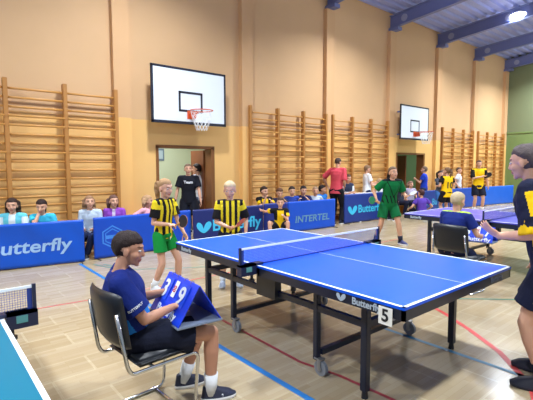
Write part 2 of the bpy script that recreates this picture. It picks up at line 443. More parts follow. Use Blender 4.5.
# ------------------------------------------------------------------ table tennis tables
def tt_table(loc, top_rgb, label, full=True, brand=True):
    t = empty('table_tennis_table', loc, 0, label, 'table tennis table')
    L, W, H, AP = 1.37, .7625, .76, .085
    mt = mat('table_top_%d_%d_%d' % top_rgb, top_rgb, .3, spec=.22)
    for s in (-1, 1):
        x0, x1 = (-L, -.002) if s < 0 else (.002, L)
        obj('top_panel', bevelled(x0, x1, -W, W, H - .02, H, .002), mt, t)
    bm = bmesh.new(); z0, z1 = H - .001, H + .0012
    box(bm, -L, L, -W, -W + .02, z0, z1); box(bm, -L, L, W - .02, W, z0, z1)
    box(bm, -L, -L + .02, -W, W, z0, z1); box(bm, L - .02, L, -W, W, z0, z1); box(bm, -L, L, -.002, .002, z0, z1)
    obj('court_line', bm, M_line, t)
    for s in (-1, 1):
        bm = bmesh.new(); a, b = sorted((s * .03, s * (L - .004)))
        for y in (-W + .004, W - .024): box(bm, a, b, y, y + .02, H - AP, H - .02)
        for x in (a, b - .02): box(bm, x, x + .02, -W + .004, W - .004, H - AP, H - .02)
        obj('apron', bm, M_navyframe, t)
    for s in (-1, 1):
        for y in (-.6, .6): obj('side_rail', bxm(*sorted((s * .12, s * .985)), y - .018, y + .018, .488, .535), M_navyframe, t)
        bm = bmesh.new(); box(bm, s * .985 - .02, s * .985 + .02, -.6, .6, .488, .535); obj('cross_rail', bm, M_navyframe, t)
        bm = bmesh.new(); box(bm, s * .56 - .02, s * .56 + .02, -.58, .58, .15, .19); obj('low_cross_bar', bm, M_navyframe, t)
        for y in (-.6, .6):
            l = obj('leg', bevelled(s * .985 - .025, s * .985 + .025, y - .025, y + .025, .05, H - AP, .004), M_navyframe, t)
            bm = bmesh.new(); cone(bm, (s * .985, y, 0), (s * .985, y, .05), .024, .018, 14); obj('leg_foot', bm, M_black, l)
            l = obj('leg', bevelled(s * .54 - .022, s * .54 + .022, y - .022, y + .022, .11, H - AP, .004), M_navyframe, t)
            bm = bmesh.new()
            cx_ = s * .54 + .045
            cone(bm, (cx_, y - .014, .058), (cx_, y + .014, .058), .058, .058, 28); 
            w = obj('caster_wheel', bm, M_rubber, l)
            bm = bmesh.new(); cone(bm, (cx_, y - .024, .058), (cx_, y + .024, .058), .02, .02, 14)
            for k in (-1, 1): box(bm, cx_ - .02, cx_ + .012, y + k * .022 - .003, y + k * .022 + .003, .05, .13)
            box(bm, cx_ - .05, cx_ + .018, y - .026, y + .026, .122, .132)
            obj('caster_fork', bm, mat('zinc', (160, 162, 168), .35, .8), l)
    for y in (-.62, .62):
        bm = bmesh.new(); box(bm, -.12, .12, y - .035, y + .035, .47, H - .03); box(bm, -.05, .05, y - .02, y + .02, .5, .56)
        obj('folding_box', bm, M_black, t)
    if brand:
        g = t
        M1 = mat('table_print_grey', (176, 190, 205), .5)
        me = text_mesh('Butterfly', .062, bold=.0015); me.transform(plane_M((1.10, -W + .0025, H - .052), (1, 0, 0), (0, 0, 1))); meshobj('lettering', me, [M1], g)
        obj('wing_mark', wings_bm(.055, plane_M((.90, -W + .0025, H - .052), (1, 0, 0), (0, 0, 1))), M1, g)
        me = text_mesh('Butterfly', .058, bold=.0015); me.transform(plane_M((-1.15, -W + .0025, H - .052), (1, 0, 0), (0, 0, 1))); meshobj('lettering', me, [M1], g)
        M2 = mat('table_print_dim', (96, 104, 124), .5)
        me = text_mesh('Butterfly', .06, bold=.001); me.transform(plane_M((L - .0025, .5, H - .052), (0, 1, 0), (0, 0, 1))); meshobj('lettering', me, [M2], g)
    return t
def tt_net(loc, label, post_rgb=(24, 34, 66)):
    t = empty('table_net', loc, 0, label, 'net', 'table tennis nets')
    Yp = .9150; Zt, Zb = .1525, .006
    mp = mat('net_post_%d' % post_rgb[2], post_rgb, .4)
    for s in (-1, 1):
        bm = bmesh.new(); box(bm, -.009, .009, s * Yp - .009, s * Yp + .009, -.06, .158)
        p = obj('post', bm, mp, t)
        bm = bmesh.new(); y0, y1 = sorted((s * (Yp + .01), s * .70))
        box(bm, -.03, .03, y0, y1, .003, .02); box(bm, -.03, .03, *sorted((s * (Yp + .01), s * .775)), -.07, .02)
        obj('clamp', bm, mp, t)
        bm = bmesh.new(); cone(bm, (0, s * .80, -.115), (0, s * .80, -.06), .012, .012, 10); cone(bm, (0, s * .80, -.13), (0, s * .80, -.112), .026, .026, 14)
        obj('clamp_screw', bm, M_black, t)
        bm = bmesh.new(); box(bm, .03, .0325, *sorted((s * .82, s * .875)), -.04, .0); obj('clamp_label', bm, mat('label_teal', (86, 150, 150), .5), t)
    bm = bmesh.new(); box(bm, -.004, .004, -Yp + .01, Yp - .01, Zt - .015, Zt); obj('top_tape', bm, M_line, t)
    bm = bmesh.new(); w = .0007
    mn = mat('net_mesh_%d' % post_rgb[2], (38, 60, 140), .7)
    k = 0; y = -Yp + .012
    while y < Yp:
        box(bm, -w, w, y - w, y + w, Zb, Zt - .01); y += .0125
    z = Zb
    while z < Zt - .01:
        box(bm, -w, w, -Yp + .01, Yp - .01, z - w, z + w); z += .0125
    box(bm, -.002, .002, -Yp + .01, Yp - .01, Zb - .004, Zb + .004)
    for s in (-1, 1): box(bm, -.001, .001, *sorted((s * (Yp - .01), s * (Yp - .035))), Zb, Zt - .01)
    obj('netting', bm, mn, t)
tt_table((0, 0, 0), (12, 90, 232), 'blue table tennis table in the centre, number card 5 on its near corner')
tt_net((0, 0, .76), 'net with white top tape across the central blue table')
tt_table((.05, 4.27, 0), (84, 84, 190), 'violet blue table tennis table beyond the seated blond scorekeeper')
tt_net((.05, 4.27, .76), 'net on the violet blue table in the background right')
tt_table((.07, -3.30, 0), (16, 112, 140), 'teal green table tennis table cut off at the lower left', brand=False)
tt_net((.07, -3.30, .76), 'net with navy post on the teal table at lower left')
# number card hung on the apron
t = empty('number_card', (1.245, -.770, .69), 0, 'white card with black number 5 on the central table corner', 'number card')
bm = bxm(-.042, .052, -.004, 0, -.062, .045); obj('card', bm, mat('card_white', (232, 232, 228), .6), t)
me = text_mesh('5', .105, bold=.003); me.transform(plane_M((.005, -.006, -.008), (1, 0, 0), (0, 0, 1))); meshobj('digit', me, [M_black], t)

# ------------------------------------------------------------------ barriers
def barrier(a, b, h, rgb, label, text=None, trgb=None, size=.3, tx=.5, tz=.5, mark=None, cloth=False, shear=0, mx=None, xs=1, bold=.006):
    a, b = V((a[0], a[1], 0)), V((b[0], b[1], 0)); L = (b - a).length; d = (b - a).normalized(); ang = math.atan2(d.y, d.x)
    t = empty('barrier', a, ang, label, 'barrier', 'blue playing area barriers')
    bm = bmesh.new(); nx, nz = max(4, int(L / .04)), 16
    amp = .012 if cloth else .003
    g = {}
    sh = (a.x * 7.1 + a.y * 3.3)
    def dy(x, z): 
        q = V((x * 1.6 + z * 1.1 + sh, z * 1.9, 0)); return amp * 2 * noise.noise(q) + amp * noise.noise(V((x * 5 + z * 2 + sh, z * 3, 3)))
    for side in (0, 1):
        for i in range(nx + 1):
            for j in range(nz + 1):
                x = L * i / nx; z = .015 + (h - .015) * j / nz
                g[side, i, j] = bm.verts.new((x, (-.016 if side == 0 else .016) + dy(x, z), z))
    for i in range(nx):
        for j in range(nz):
            bm.faces.new((g[0, i, j], g[0, i + 1, j], g[0, i + 1, j + 1], g[0, i, j + 1]))
            bm.faces.new((g[1, i, j], g[1, i, j + 1], g[1, i + 1, j + 1], g[1, i + 1, j]))
        bm.faces.new((g[0, i, nz], g[0, i + 1, nz], g[1, i + 1, nz], g[1, i, nz])); bm.faces.new((g[0, i, 0], g[1, i, 0], g[1, i + 1, 0], g[0, i + 1, 0]))
    for j in range(nz):
        bm.faces.new((g[0, 0, j], g[0, 0, j + 1], g[1, 0, j + 1], g[1, 0, j])); bm.faces.new((g[0, nx, j], g[1, nx, j], g[1, nx, j + 1], g[0, nx, j + 1]))
    p = obj('panel', bm, mat('barrier_%d_%d_%d' % rgb, rgb, .42, var=.05, vscale=2, spec=.4), t, True)
    bm = bmesh.new()
    for x in (.05, L - .05): tube(bm, [(x, -.16, .008), (x, .16, .008)], .008)
    obj('foot', bm, M_black, t)
    if text:
        mt = mat('print_%d_%d_%d' % trgb, trgb, .5)
        me = text_mesh(text, size, bold=bold, shear=shear, xs=xs)
        decal('lettering', me, mt, t, p, plane_M((L * tx, 0, h * tz), (1, 0, 0), (0, 0, 1)), .003)
    if mark:
        bmw = wings_bm(mark[2], Matrix.Identity(4)); me = bpy.data.meshes.new('w'); bmw.to_mesh(me); bmw.free()
        decal('wing_mark', me, mat('print_%d_%d_%d' % trgb, trgb, .5), t, p, plane_M((L * mark[0], 0, h * mark[1]), (1, 0, 0), (0, 0, 1)), .003)
    return t, p, L
barrier((-4.88, -3.1), (-4.5, -.79), .70, (4, 78, 190), 'bright blue banner with silver lettering before the two leftmost seated girls', 'Butterfly', (150, 186, 226), .275, .665, .46, cloth=True, shear=.12, xs=1.2, bold=.008)
t, p, L = barrier((-4.55, -.62), (-4.6, 1.24), .71, (8, 70, 184), 'bright blue barrier with faint hexagon emblem behind the scorekeeper head')
me_bm = bmesh.new()
for k in (1.0, .72):
    for i in range(6):
        a0, a1 = R(60 * i + 30), R(60 * i + 90)
        p0, p1 = V((math.cos(a0), math.sin(a0), 0)) * .2 * k, V((math.cos(a1), math.sin(a1), 0)) * .2 * k
        q0, q1 = p0 * .88, p1 * .88
        me_bm.faces.new([me_bm.verts.new(q) for q in (p0, p1, q1, q0)])
box(me_bm, -.12, .12, -.03, .03, 0, .001)
me = bpy.data.meshes.new('hex'); me_bm.to_mesh(me); me_bm.free()
decal('hexagon_emblem', me, mat('hex_print', (58, 130, 218), .5), t, p, plane_M((.31, 0, .36), (1, 0, 0), (0, 0, 1)))
barrier((-4.56, 1.28), (-4.5, 3.0), .71, (24, 38, 104), 'navy barrier with cyan wing mark and lettering behind the striped shirt boy', 'Butterfly', (60, 184, 228), .32, .60, .5, mark=(.13, .48, .24), xs=1.1)
barrier((-4.5, 3.03), (-4.5, 3.72), .73, (26, 44, 130), 'plain dark blue barrier behind the crouching boy')
barrier((-4.5, 3.74), (-4.46, 5.34), .73, (6, 76, 196), 'bright blue barrier reading INTERTEL left of the man in red', 'INTERTEL', (96, 142, 176), .225, .50, .40, shear=.1, xs=1.2, bold=.007)
barrier((-4.64, 5.93), (-4.56, 7.75), .80, (24, 52, 132), 'navy barrier with cyan lettering in front of the officials desk', 'Butterfly', (54, 186, 226), .3, .60, .46, mark=(.17, .44, .26), xs=1.05)
barrier((-4.6, 9.5), (-4.6, 11.6), .74, (30, 62, 146), 'navy barrier with cyan mark below the man in blue by the far doorway', 'Butterfly', (70, 170, 220), .3, .68, .46, mark=(.22, .46, .3))
barrier((-4.6, 11.7), (-4.5, 13.9), .74, (34, 74, 170), 'blue barrier behind the player in the number ten shirt')
barrier((-4.5, 14.0), (-4.2, 16.2), .74, (36, 96, 200), 'bright blue barrier right of the yellow shirted player')
barrier((-4.1, 16.6), (-1.6, 17.0), .74, (28, 66, 150), 'dark blue barrier standing before the green end wall, left one')
barrier((-1.5, 17.0), (1.0, 17.1), .74, (28, 66, 150), 'dark blue barrier before the green end wall behind the tall player')

# white bin like board & white side table far right
t = empty('side_table', (-2.6, 15.2, 0), R(50), 'small white table far behind, near the green wall', 'table')
obj('table_top', bevelled(-.25, .25, -.3, .3, .42, .45), M_white, t)
for sx in (-1, 1):
    for sy in (-1, 1): obj('leg', bxm(sx * .21 - .015, sx * .21 + .015, sy * .26 - .015, sy * .26 + .015, 0, .42), M_black, t)
t = empty('score_board', (-3.3, 15.0, 0), R(-40), 'small white board standing on the floor by the far bright blue barrier', 'board')
obj('panel', bevelled(-.012, .012, -.17, .17, .03, .5), mat('pale_board', (178, 200, 236), .5), t); obj('foot', bxm(-.1, .1, -.12, .12, 0, .03), M_black, t)

# ------------------------------------------------------------------ benches and desk
def bench(x, y0, y1, label):
    t = empty('gym_bench', (x, y0, 0), 0, label, 'bench', 'low gym benches')
    obj('seat', bevelled(-.13, .13, 0, y1 - y0, .26, .295, .006), M_wood, t)
    for y in (.25, y1 - y0 - .25): obj('leg', bevelled(-.1, .1, y - .025, y + .025, 0, .26), M_wood, t)
bench(-5.02, -2.4, .85, 'low wooden bench under the seated girls by the near wall bars')
bench(-5.02, 2.75, 5.62, 'low wooden bench under the row of children by the middle wall bars')
bench(-5.05, 8.6, 9.62, 'low wooden bench under the dark haired spectator beside the far doorway')
t = empty('desk', (-4.9, 5.98, 0), 0, 'officials desk with pale top behind the navy barrier', 'desk')
obj('desk_top', bevelled(-.2, .2, .25, 1.75, .745, .775), mat('desk_top_pale', (214, 210, 205), .5), t)
for y in (.3, 1.7):
    for x in (-.17, .17): obj('leg', bxm(x - .015, x + .015, y - .015, y + .015, 0, .745), M_black, t)
for k, (x, y, a) in enumerate(((-4.82, 6.5, 5), (-4.85, 6.9, -12), (-4.8, 7.3, 20))):
    M_ = Matrix.Translation((x, y, .775)) @ Matrix.Rotation(R(a), 4, 'Z'); bm = bmesh.new(); box(bm, -.1, .1, -.15, .15, 0, .006, M_)
    tag(obj('paper_sheet', bm, M_white), 'white sheet of paper on officials desk, ' + ['nearest the man in red', 'middle one of three', 'nearest the green player'][k], 'paper', 'papers on the desk')

# ------------------------------------------------------------------ chairs
def cantilever_chair(loc, rz, label, w=.43, z=.43):
    t = empty('referee_chair', loc, rz, label, 'chair')
    h = w / 2
    bm = bevelled(-.20, .215, -h + .01, h - .01, z - .03, z + .02, .022, 3)
    obj('seat', bm, M_leather, t, True)
    bm = bmesh.new(); nx, nz = 14, 10; g = {}
    for s in (0, 1):
        for i in range(nx + 1):
            for j in range(nz + 1):
                u = i / nx * 2 - 1; v = j / nz
                y = u * (h - .004) * (1 - .04 * abs(2 * v - 1) ** 4); zz = z + .095 + v * .335
                x = -.235 - v * .05 - .035 * (1 - u * u) - (.028 if s == 0 else 0) * min(1, 6 * (1 - abs(u)) + .2) * min(1, 6 * min(v, 1 - v) + .2)
                if abs(u) > .8 and (v < .1 or v > .9):
                    zz += (.012 if v < .1 else -.012) * (abs(u) - .8) / .2
                g[s, i, j] = bm.verts.new((x, y, zz))
    for i in range(nx):
        for j in range(nz):
            bm.faces.new((g[0, i, j], g[0, i, j + 1], g[0, i + 1, j + 1], g[0, i + 1, j])); bm.faces.new((g[1, i, j], g[1, i + 1, j], g[1, i + 1, j + 1], g[1, i, j + 1]))
        for j in (0, nz):
            bm.faces.new((g[0, i, j], g[0, i + 1, j], g[1, i + 1, j], g[1, i, j]))
    for j in range(nz):
        for i in (0, nx): bm.faces.new((g[0, i, j], g[1, i, j], g[1, i, j + 1], g[0, i, j + 1]))
    bmesh.ops.recalc_face_normals(bm, faces=bm.faces[:])
    obj('backrest', bm, M_leather, t, True)
    for s in (-1, 1):
        bm = bmesh.new(); y = s * (h - .012)
        tube(bm, fillet([(-.312, y * .93, z + .32), (-.262, y, z + .0), (-.235, y, z - .045), (.215, y, z - .045), (.185, y * .97, .012), (-.16, y * .97, .012)], .055), .0115, 10)
        obj('side_tube', bm, M_chrome, t, True)
    bm = bmesh.new(); tube(bm, [(.12, -h, .012), (.12, h, .012)], .011, 10); obj('cross_tube', bm, M_chrome, t, True)
    bm = bmesh.new(); tube(bm, [(-.1, -h + .02, z - .045), (-.1, h - .02, z - .045)], .01, 8); obj('cross_tube', bm, M_chrome, t, True)
    return t
R1 = V((.15, -1.765, 0)); A1 = 76
cantilever_chair(V((.185, -1.75, 0)), R(94), 'black padded chair with chrome tube frame under the scorekeeper in the foreground')
R2 = V((.22, 2.36, 0)); A2 = 86
cantilever_chair(R2, R(A2), 'dark chair with chrome frame under the blond scorekeeper behind the central table', w=.46)

# ------------------------------------------------------------------ people
def ik(a, b, l1, l2, pole):
    d = b - a; L = min(d.length, (l1 + l2) * .998); u = d.normalized()
    x = (l1 * l1 - l2 * l2 + L * L) / (2 * L); h = math.sqrt(max(0, l1 * l1 - x * x))
    p = V(pole); p = (p - u * p.dot(u))
    p = p.normalized() if p.length > 1e-4 else V((0, 0, 1))
    return a + u * x + p * h, a + u * L
def skin_mat(rgb):
    nm = 'skin_%d' % rgb[0] + '_%d' % rgb[1]
    if nm in MATS: return MATS[nm]
    m = mat(nm, rgb, .55, spec=.35); nt = m.node_tree; b = nt.nodes['Principled BSDF']
    at = nt.nodes.new('ShaderNodeAttribute'); at.attribute_name = 'paint'
    mx = nt.nodes.new('ShaderNodeMix'); mx.data_type = 'RGBA'
    mx.inputs[6].default_value = lin(rgb)
    nt.links.new(at.outputs['Color'], mx.inputs[7]); nt.links.new(at.outputs['Alpha'], mx.inputs[0]); nt.links.new(mx.outputs[2], b.inputs['Base Color'])
    b.inputs['Subsurface Weight'].default_value = .05
    return m
SKIN = (214, 164, 138); SKIN2 = (188, 136, 108)

def hand(bm, wr, d, n, k, curl, spread=.0, thumb=1):
    """palm + five fingers. d pointing along the hand, n palm normal, k hand length"""
    d = d.normalized(); n = (n - d * n.dot(d)).normalized(); s = d.cross(n) * thumb   # s: thumb side
    M = Matrix((d, s, n)).transposed()
    ell(bm, wr + d * k * .27, (k * .30, k * .215, k * .085), M)
    ell(bm, wr + d * k * .38, (k * .17, k * .21, k * .075), M)
    r = max(.0062, k * .048)
    for i, (off, ln) in enumerate(((.165, .44), (.055, .49), (-.055, .45), (-.16, .36))):
        p = wr + d * k * .46 + s * k * off; ang = curl * (.55 + .1 * i); dd = d
        fan = s * off * (.25 + spread * 2)
        for j, f in enumerate((.42, .32, .26)):
            dd = ((d + fan).normalized() * math.cos(ang) + n * math.sin(ang)).normalized()
            q = p + dd * k * ln * f; caps(bm, p, q, r * (1 - .08 * j), r * (1 - .08 * (j + 1)), 8); p = q; ang += curl * .75
    p = wr + d * k * .12 + s * k * .17
    for j, (f, a) in enumerate(((.22, .75), (.18, .45), (.14, .25))):
        dd = (d * math.cos(a) + s * math.sin(a) + n * (.25 + curl * .5)).normalized()
        q = p + dd * k * f; caps(bm, p, q, r * (1.35 - .12 * j), r * (1.25 - .12 * j), 8); p = q

def hair_mesh(Hm, s, style, seed, thick, front=.5):
    bm = bmesh.new(); ret = bmesh.ops.create_uvsphere(bm, u_segments=56, v_segments=36, radius=1)
    for v in ret['verts']:
        d = v.co.normalized()
        low = {'short': -1.0, 'pony': -.95, 'buzz': -.85, 'long': -1.1, 'bob': -1.1}[style]
        f = min(1, max(0, (d.x + .15) / .85)); f = f * f * (3 - 2 * f)
        g = min(1, max(0, (d.x + .62) / .42)); g = g * g * (3 - 2 * g)
        thr = low * (1 - g) + (-.12) * g
        thr = thr * (1 - f) + front * f
        if style in ('long', 'bob') and d.x < .3: thr = min(thr, -.8)
        thr += .06 * noise.noise(d * 6 + V((seed, 0, 0)))
        h = min(1, max(0, (d.z - thr) / .38)); k = min(1, max(0, (d.z - thr) / .09 + .5))
        st = noise.noise(V((d.x * 3, math.atan2(d.y, d.z + 1.3) * 7, seed))) * .5 + noise.noise(d * 11 + V((seed, 3, 0))) * .35
        tt = thick * (1 + .8 * st) * (1 + .35 * max(0, d.z)) * (h ** .6)
        r = V((.092, .073, .080)) * (.94 + .065 * k) + V((1, 1, 1)) * tt
        dz = d.z * r.z * (1.22 if d.z < 0 and d.x < .2 else 1)
        v.co = V((d.x * r.x - .014, d.y * r.y, dz + .029))
    if style == 'pony':
        pts = [V((-.095, 0, .05)), V((-.135, 0, .03)), V((-.145, 0, -.03)), V((-.13, .005, -.11)), V((-.12, .005, -.16))]
        for a, b, r0, r1 in zip(pts, pts[1:], (.026, .038, .036, .028), (.038, .036, .028, .012)): caps(bm, a, b, r0, r1)
    if style == 'long':
        for y in (-.055, 0, .055):
            pts = [V((-.07 - .02 * (y == 0), y, .02)), V((-.085, y * 1.15, -.08)), V((-.075, y * 1.3, -.18)), V((-.06, y * 1.3, -.24))]
            for a, b, r0, r1 in zip(pts, pts[1:], (.05, .045, .035), (.045, .035, .02)): caps(bm, a, b, r0, r1)
    if style == 'bob':
        for y in (-.068, 0, .068):
            pts = [V((-.06, y, .02)), V((-.06, y * 1.05, -.09))]
            caps(bm, pts[0], pts[1], .04, .03)
    for v in bm.verts: v.co = Hm @ (v.co * s)
    return bm

def person(label, loc, face, H, pelvis=None, lean=0, side=0, twist=0, hands=None, feet=None, head=(0, 0), skin=SKIN,
           hair=('short', (70, 50, 38), .012), shirt=((40, 60, 140),), style=None, sleeve=.6, shorts=((24, 28, 50),), leg='shorts', leglen=.75,
           sock=(236, 236, 240), shoe=(30, 34, 52), sole=(235, 235, 238), curl=(.5, .5), palm=None, vox=.009, b=1.0, poles=None, kpole=None,
           footdir=(8, -8), eyes=False, hipx=0, loose=1.0, hem=.03, front=.38, group=None, shoes=True, hdir=None, wrinkle=.004, spread=0, shoestyle=None, legk=(1, 1), headoff=0, tors=1, hs=1):
    t = empty('person', loc, R(face), label, 'person', group)
    Hd = .232 + (H - 1.4) * .03; s = Hd / .222 * hs
    sitting = pelvis is not None
    pz = pelvis if sitting else .5 * H
    Pv = V((hipx, 0, pz))
    T = (H - Hd - .5 * H - .022 * H) * tors
    Rt = Matrix.Rotation(R(lean), 3, 'Y') @ Matrix.Rotation(R(side), 3, 'X')
    Rs = Rt @ Matrix.Rotation(R(twist), 3, 'Z')
    up = Rt @ V((0, 0, 1)); neck = Pv + up * T; sh_c = Pv + up * (T - .035 * H)
    sw = .103 * H * (.5 + .5 * b); lf = Rs @ V((0, 1, 0))
    Rh = Matrix.Rotation(R(twist + head[0]), 3, 'Z') @ Matrix.Rotation(R(head[1]), 3, 'Y')
    hc = neck + (up * .5 + V((0, 0, .5))) * (.018 * H + .097 * s) + V((.012 + headoff, 0, 0)) * s
    Hm = Rh.to_4x4(); Hm.translation = hc
    ua, fa, hk = .172 * H, .142 * H, .098 * H
    S = {}; E = {}; W = {}; HT = {}; K = {}; A = {}
    for i, k in enumerate('LR'):
        sg = 1 if k == 'L' else -1
        S[k] = sh_c + lf * sg * sw
        tgt = V(hands[k]) if hands and k in hands else V((.03, sg * (sw + .06 * H), pz + .02 * H if not sitting else pz + .1)) + V((up.x * .1, 0, 0))
        pole = V(poles[k]) if poles and k in poles else V((-1, sg * .5, -.3))
        E[k], W[k] = ik(S[k], tgt, ua, fa, pole)
        HT[k] = Pv + V((0, sg * .056 * H, -.01 * H))
        ft = feet[k] if feet and k in feet else ((.02, sg * .075 * H) if not sitting else (.19 * H, sg * .08 * H))
        az = .042 * H if len(ft) < 3 else ft[2]
        kp = V(kpole[k]) if kpole and k in kpole else V((1, sg * .05, .2))
        K[k], A[k] = ik(HT[k], V((ft[0], ft[1], az)), .245 * H * legk[0], .228 * H * legk[1], kp)
    # --- body
    bm = bmesh.new(); q = .85 + .15 * b
    def torso(bm, g, hemz, top=True):
        rg = [(Pv + up * hemz, .066 * H * b + g, .088 * H * b + g, Rt), (Pv + up * .02 * H, .064 * H * b + g, .088 * H * b + g, Rt), (Pv + up * T * .38, .056 * H * b + g, .079 * H * b + g, Rt),
              (Pv + up * T * .68, .064 * H * b + g, .092 * H * b + g, Rs), (Pv + up * (T - .060 * H), .056 * H * b + g, .100 * H * b + g, Rs),
              (Pv + up * (T - .022 * H), .040 * H * b + g * .8, .070 * H * b + g * .8, Rs), (Pv + up * (T - .003 * H), .030 * H + g * .6, .042 * H + g * .6, Rs)]
        loft(bm, rg, 28, 2.3)
    torso(bm, 0, -.045 * H)
    caps(bm, neck - up * .02 * H, hc + Rh @ V((-.022, 0, -.04)) * s, .027 * H * q + .004, .040 * s)
    for c, r in (((-.012, 0, .028), (.092, .073, .080)), ((.026, 0, -.02), (.060, .056, .072)), ((.030, 0, -.066), (.046, .042, .034)), ((.064, 0, -.088), (.018, .020, .016)),
                 ((.080, 0, -.052), (.011, .020, .006)), ((.078, 0, -.063), (.010, .016, .006)), ((.074, 0, .032), (.012, .042, .010)), ((.046, .036, -.025), (.032, .022, .024)), ((.046, -.036, -.025), (.032, .022, .024)),
                 ((-.004, .073, -.012), (.018, .008, .029)), ((-.004, -.073, -.012), (.018, .008, .029)), ((.094, 0, -.026), (.012, .0135, .009))):
        ell(bm, Hm @ (V(c) * s), V(r) * s, Rh)
    cone(bm, Hm @ (V((.080, 0, .022)) * s), Hm @ (V((.097, 0, -.022)) * s), .007 * s, .011 * s, 10)
    for i, k in enumerate('LR'):
        sg = 1 if k == 'L' else -1
        caps(bm, S[k], E[k], .027 * H * q, .0205 * H * q); caps(bm, E[k], E[k].lerp(W[k], .35), .0205 * H * q, .0215 * H * q); caps(bm, E[k].lerp(W[k], .35), W[k], .0215 * H * q, .0145 * H * q)
        caps(bm, S[k].lerp(sh_c, .5) + up * .004, S[k], .034 * H * q, .029 * H * q)
        fd = (W[k] - E[k]).normalized()
        if hdir and k in hdir: fd = V(hdir[k]).normalized()
        pn = V(palm[k]) if palm and k in palm else V((0, -sg, 0.05))
        hand(bm, W[k] - fd * .004, fd, pn, hk, curl[i], spread, thumb=sg)
        caps(bm, HT[k], K[k], .050 * H * q * b, .031 * H * q)
        caps(bm, K[k], K[k].lerp(A[k], .3), .031 * H * q, .033 * H * q); caps(bm, K[k].lerp(A[k], .3), A[k], .033 * H * q, .019 * H * q)
        Fm = Matrix.Rotation(R(footdir[i]), 3, 'Z')
        fx = Fm @ V((1, 0, 0)); g0 = V((A[k].x, A[k].y, A[k].z - .025 * H))
        caps(bm, g0 - fx * .01 * H, g0 + fx * .075 * H, .019 * H, .014 * H)
    me = remeshed(bm, vox, 2)
    # paint
    ca = me.color_attributes.new('paint', 'FLOAT_COLOR', 'POINT'); inv = Hm.inverted()
    bro = lin(tuple(int(x * .8) for x in hair[1])); lip = lin((178, 98, 92)); ey = lin((40, 34, 34)); wh = lin((225, 222, 220))
    for v in me.vertices:
        p = (inv @ v.co) / s; c = (0, 0, 0, 0)
        if p.x > .05 and abs(p.y) < .06:
            ay = abs(p.y)
            if ((ay - .030) / .019) ** 2 + ((p.z - .030) / .0055) ** 2 < 1: c = bro[:3] + (.75,)
            elif (p.y / .023) ** 2 + ((p.z + .058) / .011) ** 2 < 1 and p.x > .07: c = lip[:3] + (.8,)
            elif not eyes and ((ay - .030) / .015) ** 2 + ((p.z - .008) / .0075) ** 2 < 1: c = ey[:3] + (.8,)
        ca.data[v.index].color = c
    body = meshobj('body', me, [skin_mat(skin)], t)
    if eyes:
        for sg in (-1, 1):
            bm = bmesh.new(); c = V((.0728, sg * .030, .007))
            ell(bm, Hm @ (c * s), V((.0105, .0125, .0070)) * s, Rh, 14, 10)
            nf = len(bm.faces)
            ell(bm, Hm @ ((c + V((.0062, 0, 0))) * s), V((.0048, .0056, .0056)) * s, Rh, 12, 8)
            bm.faces.ensure_lookup_table()
            for f in bm.faces[nf:]: f.material_index = 1
            obj('eye', bm, [mat('eye_white', (196, 188, 184), .3), mat('iris_dark', (46, 38, 34), .25)], t, True)
    # --- hair
    st, hcol, th = hair; th *= .62
    bm = hair_mesh(Hm, s, st, random.random() * 50, th, front)
    o = obj('hair', bm, mat('hair_%d_%d_%d' % hcol, hcol, .65, spec=.2, var=.25, vscale=40, bump=.5, bscale=120), t, True)
    # --- shirt
    g = .010 * loose + .004
    bm = bmesh.new(); torso(bm, g, -hem * H if not sitting else -.01 * H)
    for k in 'LR':
        caps(bm, S[k].lerp(sh_c, .5) + up * .004, S[k], .036 * H * q + g * .5, .030 * H * q + g * .8)
        r0 = .030 * H * q + g * .8
        if sleeve <= 1:
            e = S[k].lerp(E[k], sleeve); cone(bm, S[k], e, r0, r0 * (1.02 + .12 * loose), 18)
        else:
            caps(bm, S[k], E[k], r0, .027 * H * q + g * .8); e = E[k].lerp(W[k], min(1, sleeve - 1)); cone(bm, E[k], e, .027 * H * q + g * .8, .021 * H * q + g * .6)
    me = remeshed(bm, vox, 2)
    wrinkle_mesh(me, wrinkle, H)
    sho = meshobj('shirt', me, [fab(c) for c in shirt], t)
    Ri = Rs.inverted()
    if style:
        for p in me.polygons:
            c = p.center; l = Ri @ (c - Pv)
            sl = 0; tt_ = 0; lat = 0
            for k in 'LR':
                ax = E[k] - S[k]; tpar = (c - S[k]).dot(ax) / ax.length_squared
                dist = (c - (S[k] + ax * tpar)).length
                if tpar > .05 and dist < .054 * H and abs(l.y) > sw * .86: sl = 1; tt_ = tpar / max(.01, sleeve)
            p.material_index = style(l.y / H, l.z / T, l.x / H, sl, tt_)
    # --- lower garment
    bm = bmesh.new(); g2 = .011 * loose
    zt = .045 * H if sitting else .03 * H
    loft(bm, [(Pv - up * .055 * H if not sitting else Pv - V((0, 0, .045 * H)), .062 * H * b + g2, .088 * H * b + g2, Rt if not sitting else Matrix.Identity(3)), (Pv, .068 * H * b + g2, .090 * H * b + g2, Rt), (Pv + up * zt, .066 * H * b + g2 * .7, .086 * H * b + g2 * .7, Rt)], 24, 2.2)
    for k in 'LR':
        if leg == 'shorts':
            e = HT[k].lerp(K[k], leglen); caps(bm, HT[k], HT[k].lerp(K[k], .1), .053 * H * q * b + g2, .053 * H * q * b + g2)
            cone(bm, HT[k], e, .053 * H * q * b + g2, .050 * H * q * b + g2 * 1.5, 20)
        else:
            caps(bm, HT[k], K[k], .053 * H * q * b + g2, .037 * H * q + g2); cone(bm, K[k], A[k].lerp(K[k], .04), .037 * H * q + g2, .030 * H * q + g2)
            ell(bm, K[k], (.037 * H * q + g2,) * 3)
    me = remeshed(bm, vox, 2); wrinkle_mesh(me, wrinkle, H)
    if len(shorts) > 1:
        for p in me.polygons: p.material_index = 0
    low = meshobj('shorts' if leg == 'shorts' else 'trousers', me, [fab(shorts[0])], t)
